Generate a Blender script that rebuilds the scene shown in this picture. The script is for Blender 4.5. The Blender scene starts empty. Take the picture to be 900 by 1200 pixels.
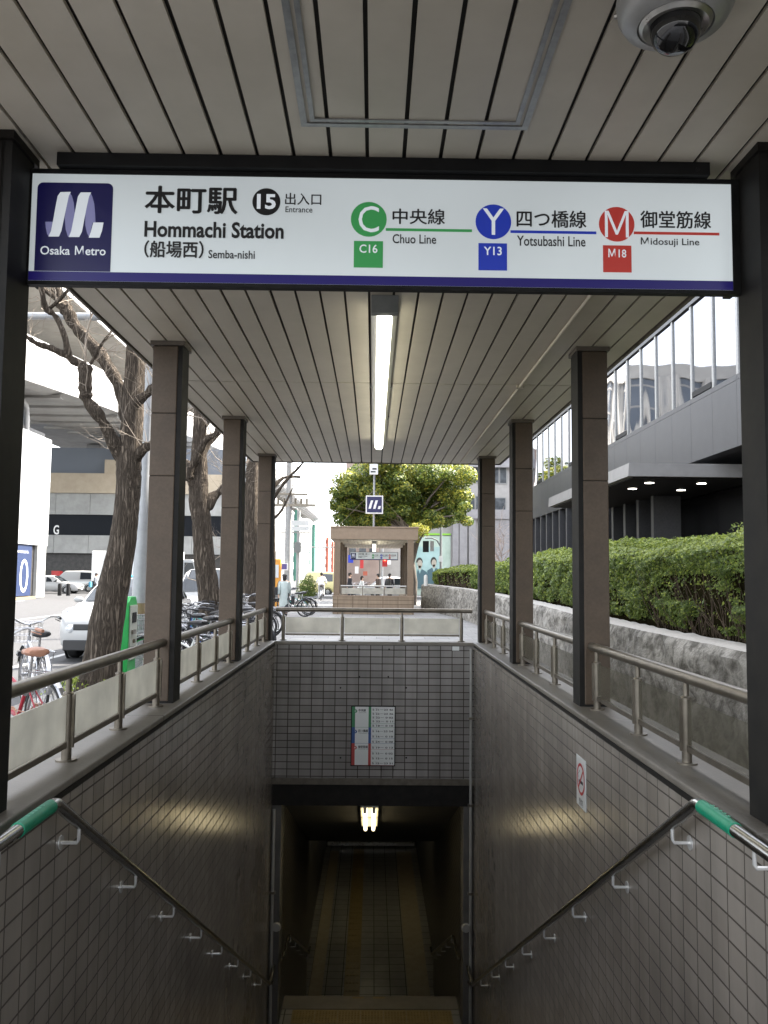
import bpy, math, random
import numpy as np
from mathutils import Vector, Matrix
R = math.radians
SC = bpy.context.scene
COL = SC.collection

# ------------------------------------------------------------------ camera
EYE = 1.55
PITCH, YAW, ROLL, FPX = 0.0753, 0.0121, 0.0101, 985.0
_fwd = Vector((math.sin(YAW)*math.cos(PITCH), math.cos(YAW)*math.cos(PITCH), math.sin(PITCH)))
_r0 = Vector((math.cos(YAW), -math.sin(YAW), 0))
_u0 = _r0.cross(_fwd)
CR = _r0*math.cos(ROLL)+_u0*math.sin(ROLL)
CU = _u0*math.cos(ROLL)-_r0*math.sin(ROLL)
cam_d = bpy.data.cameras.new('camera')
cam = bpy.data.objects.new('camera', cam_d); COL.objects.link(cam)
cam.matrix_world = Matrix(((CR.x, CU.x, -_fwd.x, 0), (CR.y, CU.y, -_fwd.y, 0), (CR.z, CU.z, -_fwd.z, EYE), (0, 0, 0, 1)))
cam_d.sensor_fit = 'VERTICAL'; cam_d.sensor_height = 36.0; cam_d.lens = 36.0*FPX/1200.0
cam_d.clip_start = 0.05; cam_d.clip_end = 3000
SC.camera = cam

def at(u, v, Y):
    """the point at depth Y (metres along the stairs) seen at pixel (u, v) of the 900x1200 photograph"""
    d = CR*((u-450)/FPX) - CU*((v-600)/FPX) + _fwd
    return Vector((0, 0, EYE)) + d*(Y/d.y)

# ------------------------------------------------------------------ sky, sun, exposure
SUN_EL, SUN_AZ = R(50), R(62)            # azimuth from +Y towards +X
w = bpy.data.worlds.new('World'); SC.world = w; w.use_nodes = True
nt = w.node_tree
sky = nt.nodes.new('ShaderNodeTexSky'); sky.sky_type = 'NISHITA'; sky.sun_disc = False
sky.sun_elevation = SUN_EL; sky.sun_rotation = SUN_AZ; sky.air_density = 1.0; sky.dust_density = 2.5; sky.ozone_density = 1.0
hs = nt.nodes.new('ShaderNodeHueSaturation'); hs.inputs['Saturation'].default_value = 0.30
bg = nt.nodes['Background']; bg.inputs['Strength'].default_value = 0.15
nt.links.new(sky.outputs[0], hs.inputs['Color']); nt.links.new(hs.outputs[0], bg.inputs['Color'])
sun_d = bpy.data.lights.new('sun', 'SUN'); sun_d.energy = 3.0; sun_d.angle = R(1.0); sun_d.color = (1.0, 0.93, 0.82)
sun = bpy.data.objects.new('sun', sun_d); COL.objects.link(sun)
_sd = Vector((math.sin(SUN_AZ)*math.cos(SUN_EL), math.cos(SUN_AZ)*math.cos(SUN_EL), math.sin(SUN_EL)))
sun.rotation_euler = _sd.to_track_quat('Z', 'Y').to_euler(); sun.location = (20, 20, 60)
vs = SC.view_settings
vs.view_transform = 'Standard'; vs.look = 'None'; vs.exposure = 2.85; vs.gamma = 1.0; vs.use_curve_mapping = False
SC.cycles.max_bounces = 8; SC.cycles.diffuse_bounces = 4; SC.cycles.glossy_bounces = 4
SC.cycles.transparent_max_bounces = 12; SC.cycles.use_denoising = True
SC.cycles.sample_clamp_indirect = 6.0

rng = random.Random(7)
NPR = np.random.default_rng(11)

# ------------------------------------------------------------------ materials
def mat(name, col, rough=0.6, metal=0.0, col2=None, scale=6.0, detail=4.0, bump=0.0, bscale=None, stretch=None, spec=0.5, lo=0.35, hi=0.65, rvar=0.0, dirt=0.0):
    m = bpy.data.materials.new(name); m.use_nodes = True
    n = m.node_tree; b = n.nodes['Principled BSDF']; L = n.links.new
    b.inputs['Roughness'].default_value = rough; b.inputs['Metallic'].default_value = metal
    b.inputs['Specular IOR Level'].default_value = spec
    c = (*col, 1.0)
    b.inputs['Base Color'].default_value = c
    tc = n.nodes.new('ShaderNodeTexCoord'); vec = tc.outputs['Object']
    if stretch:
        mp = n.nodes.new('ShaderNodeMapping'); mp.inputs['Scale'].default_value = stretch
        L(vec, mp.inputs['Vector']); vec = mp.outputs['Vector']
    if col2 is not None:
        nz = n.nodes.new('ShaderNodeTexNoise'); nz.inputs['Scale'].default_value = scale; nz.inputs['Detail'].default_value = detail
        nz.inputs['Roughness'].default_value = 0.62
        L(vec, nz.inputs['Vector'])
        rp = n.nodes.new('ShaderNodeValToRGB'); e = rp.color_ramp.elements
        e[0].position = lo; e[0].color = c; e[1].position = hi; e[1].color = (*col2, 1.0)
        L(nz.outputs['Fac'], rp.inputs['Fac'])
        out = rp.outputs['Color']
        if dirt:
            n2 = n.nodes.new('ShaderNodeTexNoise'); n2.inputs['Scale'].default_value = scale*0.13; n2.inputs['Detail'].default_value = 6
            L(vec, n2.inputs['Vector'])
            r2 = n.nodes.new('ShaderNodeMapRange'); r2.inputs[1].default_value = 0.35; r2.inputs[2].default_value = 0.7
            r2.inputs[3].default_value = 1.0; r2.inputs[4].default_value = 1.0-dirt
            L(n2.outputs['Fac'], r2.inputs[0])
            mx = n.nodes.new('ShaderNodeMix'); mx.data_type = 'RGBA'; mx.blend_type = 'MULTIPLY'; mx.inputs[0].default_value = 1.0
            L(out, mx.inputs[6]); L(r2.outputs[0], mx.inputs[7]); out = mx.outputs[2]
        L(out, b.inputs['Base Color'])
        if rvar:
            r3 = n.nodes.new('ShaderNodeMapRange'); r3.inputs[3].default_value = max(0.02, rough-rvar); r3.inputs[4].default_value = min(1, rough+rvar)
            L(nz.outputs['Fac'], r3.inputs[0]); L(r3.outputs[0], b.inputs['Roughness'])
    if bump:
        n3 = n.nodes.new('ShaderNodeTexNoise'); n3.inputs['Scale'].default_value = bscale or scale*3; n3.inputs['Detail'].default_value = 6
        L(vec, n3.inputs['Vector'])
        bp = n.nodes.new('ShaderNodeBump'); bp.inputs['Strength'].default_value = bump; bp.inputs['Distance'].default_value = 0.02
        L(n3.outputs['Fac'], bp.inputs['Height']); L(bp.outputs['Normal'], b.inputs['Normal'])
    return m

def emit(name, col, strength):
    m = bpy.data.materials.new(name); m.use_nodes = True
    b = m.node_tree.nodes['Principled BSDF']
    b.inputs['Base Color'].default_value = (*[min(1, c*.6) for c in col], 1); b.inputs['Roughness'].default_value = 0.4
    b.inputs['Emission Color'].default_value = (*col, 1); b.inputs['Emission Strength'].default_value = strength
    return m

def tile_mat(name, axis, c1, c2, mortar, tw, th, ms, rough, ox=0.0, oz=0.0, wob=0.25, offset=0.0):
    """rectangular wall tiles with sunk joints; axis is the horizontal axis of the wall"""
    m = bpy.data.materials.new(name); m.use_nodes = True
    n = m.node_tree; b = n.nodes['Principled BSDF']; L = n.links.new
    tc = n.nodes.new('ShaderNodeNewGeometry'); sp = n.nodes.new('ShaderNodeSeparateXYZ'); L(tc.outputs['Position'], sp.inputs[0])
    cb = n.nodes.new('ShaderNodeCombineXYZ')
    ad = n.nodes.new('ShaderNodeMath'); ad.inputs[1].default_value = 50+ox; L(sp.outputs[axis[0]], ad.inputs[0])
    ad2 = n.nodes.new('ShaderNodeMath'); ad2.inputs[1].default_value = 50+oz; L(sp.outputs[axis[1]], ad2.inputs[0])
    L(ad.outputs[0], cb.inputs[0]); L(ad2.outputs[0], cb.inputs[1])
    br = n.nodes.new('ShaderNodeTexBrick'); br.offset = offset; br.squash = 1.0
    br.inputs['Scale'].default_value = 1; br.inputs['Brick Width'].default_value = tw; br.inputs['Row Height'].default_value = th
    br.inputs['Mortar Size'].default_value = ms; br.inputs['Mortar Smooth'].default_value = 0.25; br.inputs['Bias'].default_value = 0
    br.inputs['Color1'].default_value = (*c1, 1); br.inputs['Color2'].default_value = (*c2, 1); br.inputs['Mortar'].default_value = (*mortar, 1)
    L(cb.outputs[0], br.inputs['Vector'])
    nz = n.nodes.new('ShaderNodeTexNoise'); nz.inputs['Scale'].default_value = 1.3; nz.inputs['Detail'].default_value = 7
    L(tc.outputs['Position'], nz.inputs['Vector'])
    mr = n.nodes.new('ShaderNodeMapRange'); mr.inputs[1].default_value = .3; mr.inputs[2].default_value = .7; mr.inputs[3].default_value = 1-wob; mr.inputs[4].default_value = 1.0
    L(nz.outputs['Fac'], mr.inputs[0])
    mx = n.nodes.new('ShaderNodeMix'); mx.data_type = 'RGBA'; mx.blend_type = 'MULTIPLY'; mx.inputs[0].default_value = 1
    L(br.outputs['Color'], mx.inputs[6]); L(mr.outputs[0], mx.inputs[7]); L(mx.outputs[2], b.inputs['Base Color'])
    rr = n.nodes.new('ShaderNodeMapRange'); rr.inputs[3].default_value = rough; rr.inputs[4].default_value = 0.9
    L(br.outputs['Fac'], rr.inputs[0]); L(rr.outputs[0], b.inputs['Roughness'])
    st = n.nodes.new('ShaderNodeMapping'); st.inputs['Scale'].default_value = (5, 5, .35); L(tc.outputs['Position'], st.inputs['Vector'])
    ns = n.nodes.new('ShaderNodeTexNoise'); ns.inputs['Scale'].default_value = 1.6; ns.inputs['Detail'].default_value = 6; L(st.outputs[0], ns.inputs['Vector'])
    m3 = n.nodes.new('ShaderNodeMapRange'); m3.inputs[1].default_value = .38; m3.inputs[2].default_value = .62; m3.inputs[3].default_value = .90; m3.inputs[4].default_value = 1.04; L(ns.outputs['Fac'], m3.inputs[0])
    mx2 = n.nodes.new('ShaderNodeMix'); mx2.data_type = 'RGBA'; mx2.blend_type = 'MULTIPLY'; mx2.inputs[0].default_value = 1
    L(mx.outputs[2], mx2.inputs[6]); L(m3.outputs[0], mx2.inputs[7]); L(mx2.outputs[2], b.inputs['Base Color'])
    n2 = n.nodes.new('ShaderNodeTexNoise'); n2.inputs['Scale'].default_value = 9.0; n2.inputs['Detail'].default_value = 2
    L(tc.outputs['Position'], n2.inputs['Vector'])
    inv = n.nodes.new('ShaderNodeMath'); inv.operation = 'MULTIPLY_ADD'; inv.inputs[1].default_value = -1.0; inv.inputs[2].default_value = 1.0
    L(br.outputs['Fac'], inv.inputs[0])
    sm = n.nodes.new('ShaderNodeMath'); sm.operation = 'MULTIPLY_ADD'; sm.inputs[1].default_value = 0.25; L(n2.outputs['Fac'], sm.inputs[0]); L(inv.outputs[0], sm.inputs[2])
    bp = n.nodes.new('ShaderNodeBump'); bp.inputs['Strength'].default_value = 0.5; bp.inputs['Distance'].default_value = 0.004
    L(sm.outputs[0], bp.inputs['Height']); L(bp.outputs['Normal'], b.inputs['Normal'])
    return m

def leaf_mat(name, col, col2):
    m = bpy.data.materials.new(name); m.use_nodes = True
    n = m.node_tree; b = n.nodes['Principled BSDF']; L = n.links.new
    b.inputs['Roughness'].default_value = 0.5; b.inputs['Specular IOR Level'].default_value = 0.35
    tc = n.nodes.new('ShaderNodeTexCoord'); nz = n.nodes.new('ShaderNodeTexNoise'); nz.inputs['Scale'].default_value = 3.0; nz.inputs['Detail'].default_value = 5
    L(tc.outputs['Object'], nz.inputs['Vector'])
    rp = n.nodes.new('ShaderNodeValToRGB'); e = rp.color_ramp.elements
    e[0].position = .35; e[0].color = (*col, 1); e[1].position = .65; e[1].color = (*col2, 1)
    L(nz.outputs['Fac'], rp.inputs[0]); L(rp.outputs[0], b.inputs['Base Color'])
    tr = n.nodes.new('ShaderNodeBsdfTranslucent'); L(rp.outputs[0], tr.inputs['Color'])
    ms = n.nodes.new('ShaderNodeMixShader'); ms.inputs[0].default_value = 0.35
    L(b.outputs[0], ms.inputs[1]); L(tr.outputs[0], ms.inputs[2]); L(ms.outputs[0], n.nodes['Material Output'].inputs['Surface'])
    return m

def panel_mat(name, col, clear):
    """frosted, dusty glass: part see-through, part milky"""
    m = bpy.data.materials.new(name); m.use_nodes = True
    n = m.node_tree; b = n.nodes['Principled BSDF']; L = n.links.new
    b.inputs['Roughness'].default_value = 0.25
    tc = n.nodes.new('ShaderNodeTexCoord'); nz = n.nodes.new('ShaderNodeTexNoise'); nz.inputs['Scale'].default_value = 6; nz.inputs['Detail'].default_value = 7
    L(tc.outputs['Object'], nz.inputs['Vector'])
    rp = n.nodes.new('ShaderNodeValToRGB'); e = rp.color_ramp.elements
    e[0].position = .3; e[0].color = (*[c*.78 for c in col], 1); e[1].position = .7; e[1].color = (*col, 1)
    L(nz.outputs['Fac'], rp.inputs[0]); L(rp.outputs[0], b.inputs['Base Color'])
    tl = n.nodes.new('ShaderNodeBsdfTranslucent'); L(rp.outputs[0], tl.inputs['Color'])
    m1 = n.nodes.new('ShaderNodeMixShader'); m1.inputs[0].default_value = .5; L(b.outputs[0], m1.inputs[1]); L(tl.outputs[0], m1.inputs[2])
    tp = n.nodes.new('ShaderNodeBsdfTransparent')
    m2 = n.nodes.new('ShaderNodeMixShader'); m2.inputs[0].default_value = clear; L(m1.outputs[0], m2.inputs[1]); L(tp.outputs[0], m2.inputs[2])
    L(m2.outputs[0], n.nodes['Material Output'].inputs['Surface'])
    return m

M = {}
M['tile_side'] = tile_mat('tile_side', 'YZ', (.295, .262, .226), (.34, .305, .265), (.075, .06, .048), .152, .09, .005, .2)
M['tile_end'] = tile_mat('tile_end', 'XZ', (.25, .236, .225), (.315, .297, .285), (.045, .035, .028), .152, .09, .006, .22, ox=.03)
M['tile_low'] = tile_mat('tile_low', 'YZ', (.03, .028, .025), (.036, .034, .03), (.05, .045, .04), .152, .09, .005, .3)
M['tile_tan'] = tile_mat('tile_tan', 'XZ', (.30, .215, .14), (.34, .25, .165), (.15, .105, .07), .6, .16, .012, .5)
M['paver'] = tile_mat('paver', 'XY', (.27, .262, .255), (.33, .322, .31), (.17, .165, .16), .6, .6, .008, .75, offset=.5)
M['low_floor'] = tile_mat('low_floor', 'XY', (.22, .215, .19), (.27, .26, .23), (.06, .055, .05), .3, .3, .008, .35)
M['coping'] = mat('coping', (.16, .142, .118), .5, col2=(.225, .203, .172), scale=3, dirt=.45, bump=.08, bscale=60, rvar=.12)
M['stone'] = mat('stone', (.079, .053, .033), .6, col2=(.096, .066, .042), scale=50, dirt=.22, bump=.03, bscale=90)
M['dark_steel'] = mat('dark_steel', (.008, .0075, .007), .6, col2=(.016, .014, .012), scale=8, spec=.2)
M['portal'] = mat('portal', (.007, .006, .005), .55, col2=(.014, .011, .009), scale=14, bump=.05, spec=.2)  # near columns' backlit shade put into this almost black base colour
M['black'] = mat('black', (.008, .008, .0085), .55, col2=(.013, .013, .013), scale=10, spec=.2)
M['soffit'] = mat('soffit', (.53, .473, .38), .5, col2=(.61, .548, .45), scale=2.2, dirt=.26, rvar=.1)
M['soffit_gap'] = mat('soffit_gap', (.03, .026, .022), .8)
M['fascia'] = mat('fascia', (.09, .075, .06), .5, col2=(.12, .1, .08), scale=9)
M['steel'] = mat('steel', (.42, .40, .37), .3, .9, col2=(.54, .52, .48), scale=14, rvar=.12)
M['steel_bright'] = mat('steel_bright', (.36, .355, .345), .24, 1.0, col2=(.44, .435, .425), scale=20, rvar=.08)
M['steel_dull'] = mat('steel_dull', (.17, .148, .12), .38, .85, col2=(.235, .208, .17), scale=12, rvar=.1)
M['bracket_steel'] = mat('bracket_steel', (.72, .71, .69), .25, .55, col2=(.8, .79, .77), scale=20)
M['braille_green'] = mat('braille_green', (.10, .40, .26), .4)
M['alu'] = mat('alu', (.27, .27, .265), .4, .6, col2=(.35, .35, .34), scale=25)
M['glass_frost'] = panel_mat('glass_frost', (.74, .715, .64), .10)
M['glass_dusty_shaded'] = panel_mat('glass_dusty_shaded', (.20, .185, .14), .62)  # same panels as the frosted ones, their dimmer light put into the colour
M['green_wrap'] = mat('green_wrap', (.0, .22, .115), .4, col2=(.005, .26, .14), scale=30)
M['tactile'] = mat('tactile', (.19, .135, .05), .5, col2=(.25, .18, .07), scale=9)
M['beige_strip'] = mat('beige_strip', (.28, .23, .15), .5, col2=(.33, .28, .19), scale=7)
M['dark_conc'] = mat('dark_conc', (.10, .095, .09), .75, col2=(.14, .13, .12), scale=4, dirt=.3)
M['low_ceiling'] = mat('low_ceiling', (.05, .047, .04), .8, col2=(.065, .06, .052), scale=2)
M['conduit'] = mat('conduit', (.34, .33, .31), .5, .2, col2=(.40, .39, .37), scale=8)
M['lamp_case'] = mat('lamp_case', (.55, .54, .51), .4, col2=(.62, .61, .58), scale=5)
M['lamp_grey'] = mat('lamp_grey', (.17, .175, .17), .5, col2=(.2, .205, .2), scale=12)
M['tube'] = emit('tube', (1.0, .98, .80), 1.4)
M['tube_low'] = emit('tube_low', (1.0, .84, .50), .75)
M['lamp_reflector'] = mat('lamp_reflector', (.85, .82, .7), .4)
M['sign_white'] = emit('sign_white', (.80, .87, .90), .078)
_n = M['sign_white'].node_tree; _z = _n.nodes.new('ShaderNodeTexNoise'); _z.inputs['Scale'].default_value = 1.1; _z.inputs['Detail'].default_value = 1
_c = _n.nodes.new('ShaderNodeTexCoord'); _n.links.new(_c.outputs['Object'], _z.inputs['Vector'])
_r = _n.nodes.new('ShaderNodeMapRange'); _r.inputs[1].default_value = .3; _r.inputs[2].default_value = .7; _r.inputs[3].default_value = .045; _r.inputs[4].default_value = .066
_n.links.new(_z.outputs['Fac'], _r.inputs[0]); _n.links.new(_r.outputs[0], _n.nodes['Principled BSDF'].inputs['Emission Strength'])
M['sign_ink'] = mat('sign_ink', (.016, .016, .018), .4)
M['sign_green'] = emit('sign_green', (.06, .42, .12), .04)
M['sign_blue'] = emit('sign_blue', (.02, .05, .50), .05)
M['sign_red'] = emit('sign_red', (.55, .05, .04), .05)
M['sign_navy'] = emit('sign_navy', (.010, .008, .10), .03)
M['sign_band'] = emit('sign_band', (.014, .008, .16), .045)
M['sign_letter'] = emit('sign_letter', (.75, .8, .85), .075)
M['sign_lav'] = emit('sign_lav', (.22, .22, .42), .07)
M['white_paint'] = mat('white_paint', (.78, .77, .75), .4, col2=(.82, .81, .79), scale=5)
M['paper'] = mat('paper', (.62, .64, .63), .35, col2=(.66, .67, .66), scale=3)
M['p_green'] = mat('p_green', (.045, .20, .09), .4)
M['p_blue'] = mat('p_blue', (.03, .075, .23), .4)
M['p_red'] = mat('p_red', (.36, .045, .04), .4)
M['red'] = mat('red', (.45, .03, .03), .4)
M['asphalt'] = mat('asphalt', (.055, .055, .058), .9, col2=(.072, .072, .075), scale=30, dirt=.2, bump=.15, bscale=200)
M['road_paint'] = mat('road_paint', (.34, .34, .33), .8, col2=(.5, .5, .49), scale=14)
M['kerb'] = mat('kerb', (.24, .225, .20), .8, col2=(.30, .285, .26), scale=12, bump=.1)
M['kerb_yellow'] = mat('kerb_yellow', (.22, .16, .08), .75, col2=(.27, .21, .13), scale=8)
M['tree_soil'] = mat('tree_soil', (.13, .1, .07), .95, col2=(.19, .15, .11), scale=20, bump=.3)
# ------------------------------------------------------------------ mesh helpers
OFF = {}
class MB:
    def __init__(s): s.v = []; s.f = []; s.m = []; s.r = []
    def add(s, verts, faces, m=0):
        k = len(s.v); s.r.append((k, len(verts), len(s.f), len(faces))); s.v.extend([tuple(p) for p in verts])
        s.f.extend([tuple(i+k for i in f) for f in faces]); s.m.extend([m]*len(faces)); return s
    def box(s, x0, x1, y0, y1, z0, z1, m=0):
        x0, x1 = min(x0, x1), max(x0, x1); y0, y1 = min(y0, y1), max(y0, y1); z0, z1 = min(z0, z1), max(z0, z1)
        v = [(x0, y0, z0), (x1, y0, z0), (x1, y1, z0), (x0, y1, z0), (x0, y0, z1), (x1, y0, z1), (x1, y1, z1), (x0, y1, z1)]
        return s.add(v, [(0, 3, 2, 1), (4, 5, 6, 7), (0, 1, 5, 4), (1, 2, 6, 5), (2, 3, 7, 6), (3, 0, 4, 7)], m)
    def obox(s, p0, p1, wx, wz, up=(0, 0, 1), m=0):
        """a bar of width wx and height wz from p0 to p1"""
        p0 = Vector(p0); p1 = Vector(p1); d = (p1-p0).normalized(); a = d.cross(Vector(up)).normalized(); b = a.cross(d)
        v = []
        for p in (p0, p1):
            for sx, sz in ((-1, -1), (1, -1), (1, 1), (-1, 1)): v.append(p+a*sx*wx/2+b*sz*wz/2)
        return s.add(v, [(3, 2, 1, 0), (4, 5, 6, 7), (0, 1, 5, 4), (1, 2, 6, 5), (2, 3, 7, 6), (3, 0, 4, 7)], m)
    def tube(s, pts, r, n=10, m=0, caps=True, jag=0.0, rr=None):
        pts = [Vector(p) for p in pts]; k = len(s.v); N = len(pts)
        rad = r if isinstance(r, (list, tuple)) else [r]*N
        d = [(pts[min(i+1, N-1)]-pts[max(i-1, 0)]).normalized() for i in range(N)]
        a = d[0].orthogonal().normalized() if abs(d[0].z) > .9 else d[0].cross(Vector((0, 0, 1))).normalized()
        vv = []
        for i in range(N):
            a = (a-d[i]*a.dot(d[i]))
            a = a.normalized() if a.length > 1e-6 else d[i].orthogonal().normalized()
            b = d[i].cross(a)
            for j in range(n):
                t = 2*math.pi*j/n; q = rad[i]
                if jag: q *= 1+jag*((rr or rng).random()-.5)*2
                vv.append(pts[i]+a*math.cos(t)*q+b*math.sin(t)*q)
        ff = []
        for i in range(N-1):
            for j in range(n):
                ff.append((i*n+j, i*n+(j+1) % n, (i+1)*n+(j+1) % n, (i+1)*n+j))
        if caps: ff.append(tuple(range(n-1, -1, -1))); ff.append(tuple((N-1)*n+j for j in range(n)))
        return s.add(vv, ff, m)
    def cyl(s, p0, p1, r0, r1=None, n=16, m=0): return s.tube([p0, p1], [r0, r0 if r1 is None else r1], n, m)
    def lathe(s, prof, c=(0, 0, 0), axis='Z', n=20, m=0, arc=1.0):
        """profile of (radius, height) turned round an axis through c"""
        vv = []; ff = []; P = len(prof); full = arc >= .999
        K = n if full else n+1
        for i in range(K):
            t = 2*math.pi*arc*i/n
            for (q, h) in prof:
                x, y = q*math.cos(t), q*math.sin(t)
                p = {'Z': (x, y, h), 'Y': (x, h, y), 'X': (h, x, y)}[axis]
                vv.append((p[0]+c[0], p[1]+c[1], p[2]+c[2]))
        for i in range(n if full else n):
            i2 = (i+1) % K
            for j in range(P-1): ff.append((i*P+j, i2*P+j, i2*P+j+1, i*P+j+1))
        return s.add(vv, ff, m)
    def ell(s, c, rx, ry, rz, n=12, k=8, m=0):
        vv = [(c[0], c[1], c[2]-rz)]
        for i in range(1, k):
            ph = -math.pi/2+math.pi*i/k
            for j in range(n):
                t = 2*math.pi*j/n
                vv.append((c[0]+rx*math.cos(ph)*math.cos(t), c[1]+ry*math.cos(ph)*math.sin(t), c[2]+rz*math.sin(ph)))
        vv.append((c[0], c[1], c[2]+rz)); T = len(vv)-1; ff = []
        for j in range(n): ff.append((0, 1+(j+1) % n, 1+j)); ff.append((T, T-n+j, T-n+(j+1) % n))
        for i in range(k-2):
            for j in range(n): ff.append((1+i*n+j, 1+i*n+(j+1) % n, 1+(i+1)*n+(j+1) % n, 1+(i+1)*n+j))
        return s.add(vv, ff, m)
    def prism(s, poly, axis, a, b, m=0):
        """polygon (2-D) extruded along an axis from a to b"""
        N = len(poly)
        def P(q, h): return {'X': (h, q[0], q[1]), 'Y': (q[0], h, q[1]), 'Z': (q[0], q[1], h)}[axis]
        vv = [P(q, a) for q in poly]+[P(q, b) for q in poly]
        ff = [tuple(range(N)), tuple(range(2*N-1, N-1, -1))]+[(i, N+i, N+(i+1) % N, (i+1) % N) for i in range(N)]
        return s.add(vv, ff, m)
    def loft(s, rings, m=0, caps=True):
        n = len(rings[0]); vv = [p for r in rings for p in r]; ff = []
        for i in range(len(rings)-1):
            for j in range(n): ff.append((i*n+j, i*n+(j+1) % n, (i+1)*n+(j+1) % n, (i+1)*n+j))
        if caps: ff.append(tuple(range(n-1, -1, -1))); ff.append(tuple((len(rings)-1)*n+j for j in range(n)))
        return s.add(vv, ff, m)
    def each(s, name, mats, parent=None, per=1, **k):
        """one object of its own for every piece (or every `per` pieces)"""
        o = None
        for i in range(0, len(s.r), per):
            q = MB()
            for (v0, nv, f0, nf) in s.r[i:i+per]: q.add(s.v[v0:v0+nv], [tuple(x-v0 for x in f) for f in s.f[f0:f0+nf]], s.m[f0] if f0 < len(s.m) else 0)
            o = q.build(name, mats, parent, **k)
        return o
    def build(s, name, mats, parent=None, local=False, smooth=False, bevel=0.0, seg=2):
        me = bpy.data.meshes.new(name)
        off = Vector((0, 0, 0)) if (local or parent is None) else OFF.get(parent.name, Vector((0, 0, 0)))
        me.from_pydata([(p[0]-off.x, p[1]-off.y, p[2]-off.z) for p in s.v], [], s.f)
        if not isinstance(mats, (list, tuple)): mats = [mats]
        for x in mats: me.materials.append(M[x] if isinstance(x, str) else x)
        if len(mats) > 1: me.polygons.foreach_set('material_index', s.m)
        import bmesh
        bm = bmesh.new(); bm.from_mesh(me); bmesh.ops.recalc_face_normals(bm, faces=bm.faces); bm.to_mesh(me); bm.free()
        if smooth:
            me.polygons.foreach_set('use_smooth', [True]*len(me.polygons))
            try: me.set_sharp_from_angle(angle=R(40))
            except Exception: pass
        o = bpy.data.objects.new(name, me); COL.objects.link(o)
        if parent is not None: o.parent = parent
        OFF[o.name] = off
        if bevel:
            b = o.modifiers.new('bevel', 'BEVEL'); b.width = bevel; b.segments = seg; b.limit_method = 'ANGLE'; b.angle_limit = R(40)
        return o

def tag(o, label=None, cat=None, group=None, kind=None):
    if label: o['label'] = label
    if cat: o['category'] = cat
    if group: o['group'] = group
    if kind: o['kind'] = kind
    return o
def thing(name, loc, label, cat, group=None, rz=0.0):
    o = bpy.data.objects.new(name, None); COL.objects.link(o); o.location = loc; o.rotation_euler = (0, 0, rz); o.empty_display_size = .1
    OFF[o.name] = Vector(loc)
    return tag(o, label, cat, group)
def struct(name, mb, mats, label=None, **k):
    return tag(mb.build(name, mats, **k), label or name.replace('_', ' '), None, None, 'structure')
KIDS = {}
def kids(o):
    return [c for c in bpy.data.objects if c.parent == o]
def dup(o, loc, rz, label, group=None, swap=None, cat=None):
    """copy of a thing, its parts and sub-parts; swap = {material name: other material} for repainted copies"""
    def paint(x):
        if swap and x.type == 'MESH':
            for s_ in x.material_slots:
                if s_.material and s_.material.name in swap:
                    q = swap[s_.material.name]; s_.link = 'OBJECT'; s_.material = M[q]
    if o.name not in KIDS: KIDS[o.name] = [(c, kids(c)) for c in kids(o)]
    r = o.copy(); COL.objects.link(r); r.location = loc; r.rotation_euler = (o.rotation_euler[0], o.rotation_euler[1], rz); r['label'] = label
    if group: r['group'] = group
    if cat: r['category'] = cat
    for c, gs in KIDS[o.name]:
        d = c.copy(); COL.objects.link(d); d.parent = r; paint(d)
        for g in gs:
            e = g.copy(); COL.objects.link(e); e.parent = d; paint(e)
    return r

def text_geo(body, bold=0.0, res=3):
    cu = bpy.data.curves.new('lettering_outline', 'FONT'); cu.body = body; cu.size = 1.0; cu.offset = bold; cu.resolution_u = res
    o = bpy.data.objects.new('lettering_outline', cu); COL.objects.link(o)
    dg = bpy.context.evaluated_depsgraph_get(); ev = o.evaluated_get(dg); me = ev.to_mesh()
    v = [tuple(p.co) for p in me.vertices]; f = [tuple(p.vertices) for p in me.polygons]
    ev.to_mesh_clear(); bpy.data.objects.remove(o); bpy.data.curves.remove(cu)
    return v, f
def text_fit(mb, body, x0, x1, z0, z1, place, m=0, bold=0.0, keep=False):
    if bold and any(ord(c) > 0x2e80 and not 0xff00 < ord(c) < 0xff60 for c in body):   # dense characters are thickened by close copies, each a hair in front of the last
        h = (z1-z0); e0 = Vector(place(x0, z0)); n = (Vector(place(x0+1, z0))-e0).cross(Vector(place(x0, z0+1))-e0)*.00012
        for k, (dx, dz) in enumerate(((-.5, 0), (.5, 0), (0, .4), (0, -.4))):
            pl2 = (lambda q: (lambda x, z: Vector(place(x, z))+n*q))(k)
            text_fit(mb, body, x0+dx*bold*h, x1+dx*bold*h, z0+dz*bold*h, z1+dz*bold*h, pl2, m)
        return
    """lettering stretched into the rectangle x0..x1, z0..z1; place maps (x, z) on the board to a point"""
    v, f = text_geo(body, bold)
    if not v: return
    a = np.array(v); mn = a.min(0); mx = a.max(0)
    sx = (x1-x0)/max(1e-6, mx[0]-mn[0]); sz = (z1-z0)/max(1e-6, mx[1]-mn[1])
    if keep:
        k = min(sx, sz); cx = (x0+x1)/2-(mx[0]-mn[0])*k/2; x0 = cx; sx = k; z0 = (z0+z1)/2-(mx[1]-mn[1])*k/2; sz = k
    mb.add([place(x0+(p[0]-mn[0])*sx, z0+(p[1]-mn[1])*sz) for p in v], f, m)
def disc(mb, cx, cz, r, place, m=0, n=40):
    mb.add([place(cx+r*math.cos(2*math.pi*i/n), cz+r*math.sin(2*math.pi*i/n)) for i in range(n)], [tuple(range(n))], m)
def quad(mb, x0, x1, z0, z1, place, m=0):
    mb.add([place(x0, z0), place(x1, z0), place(x1, z1), place(x0, z1)], [(0, 1, 2, 3)], m)

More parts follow.
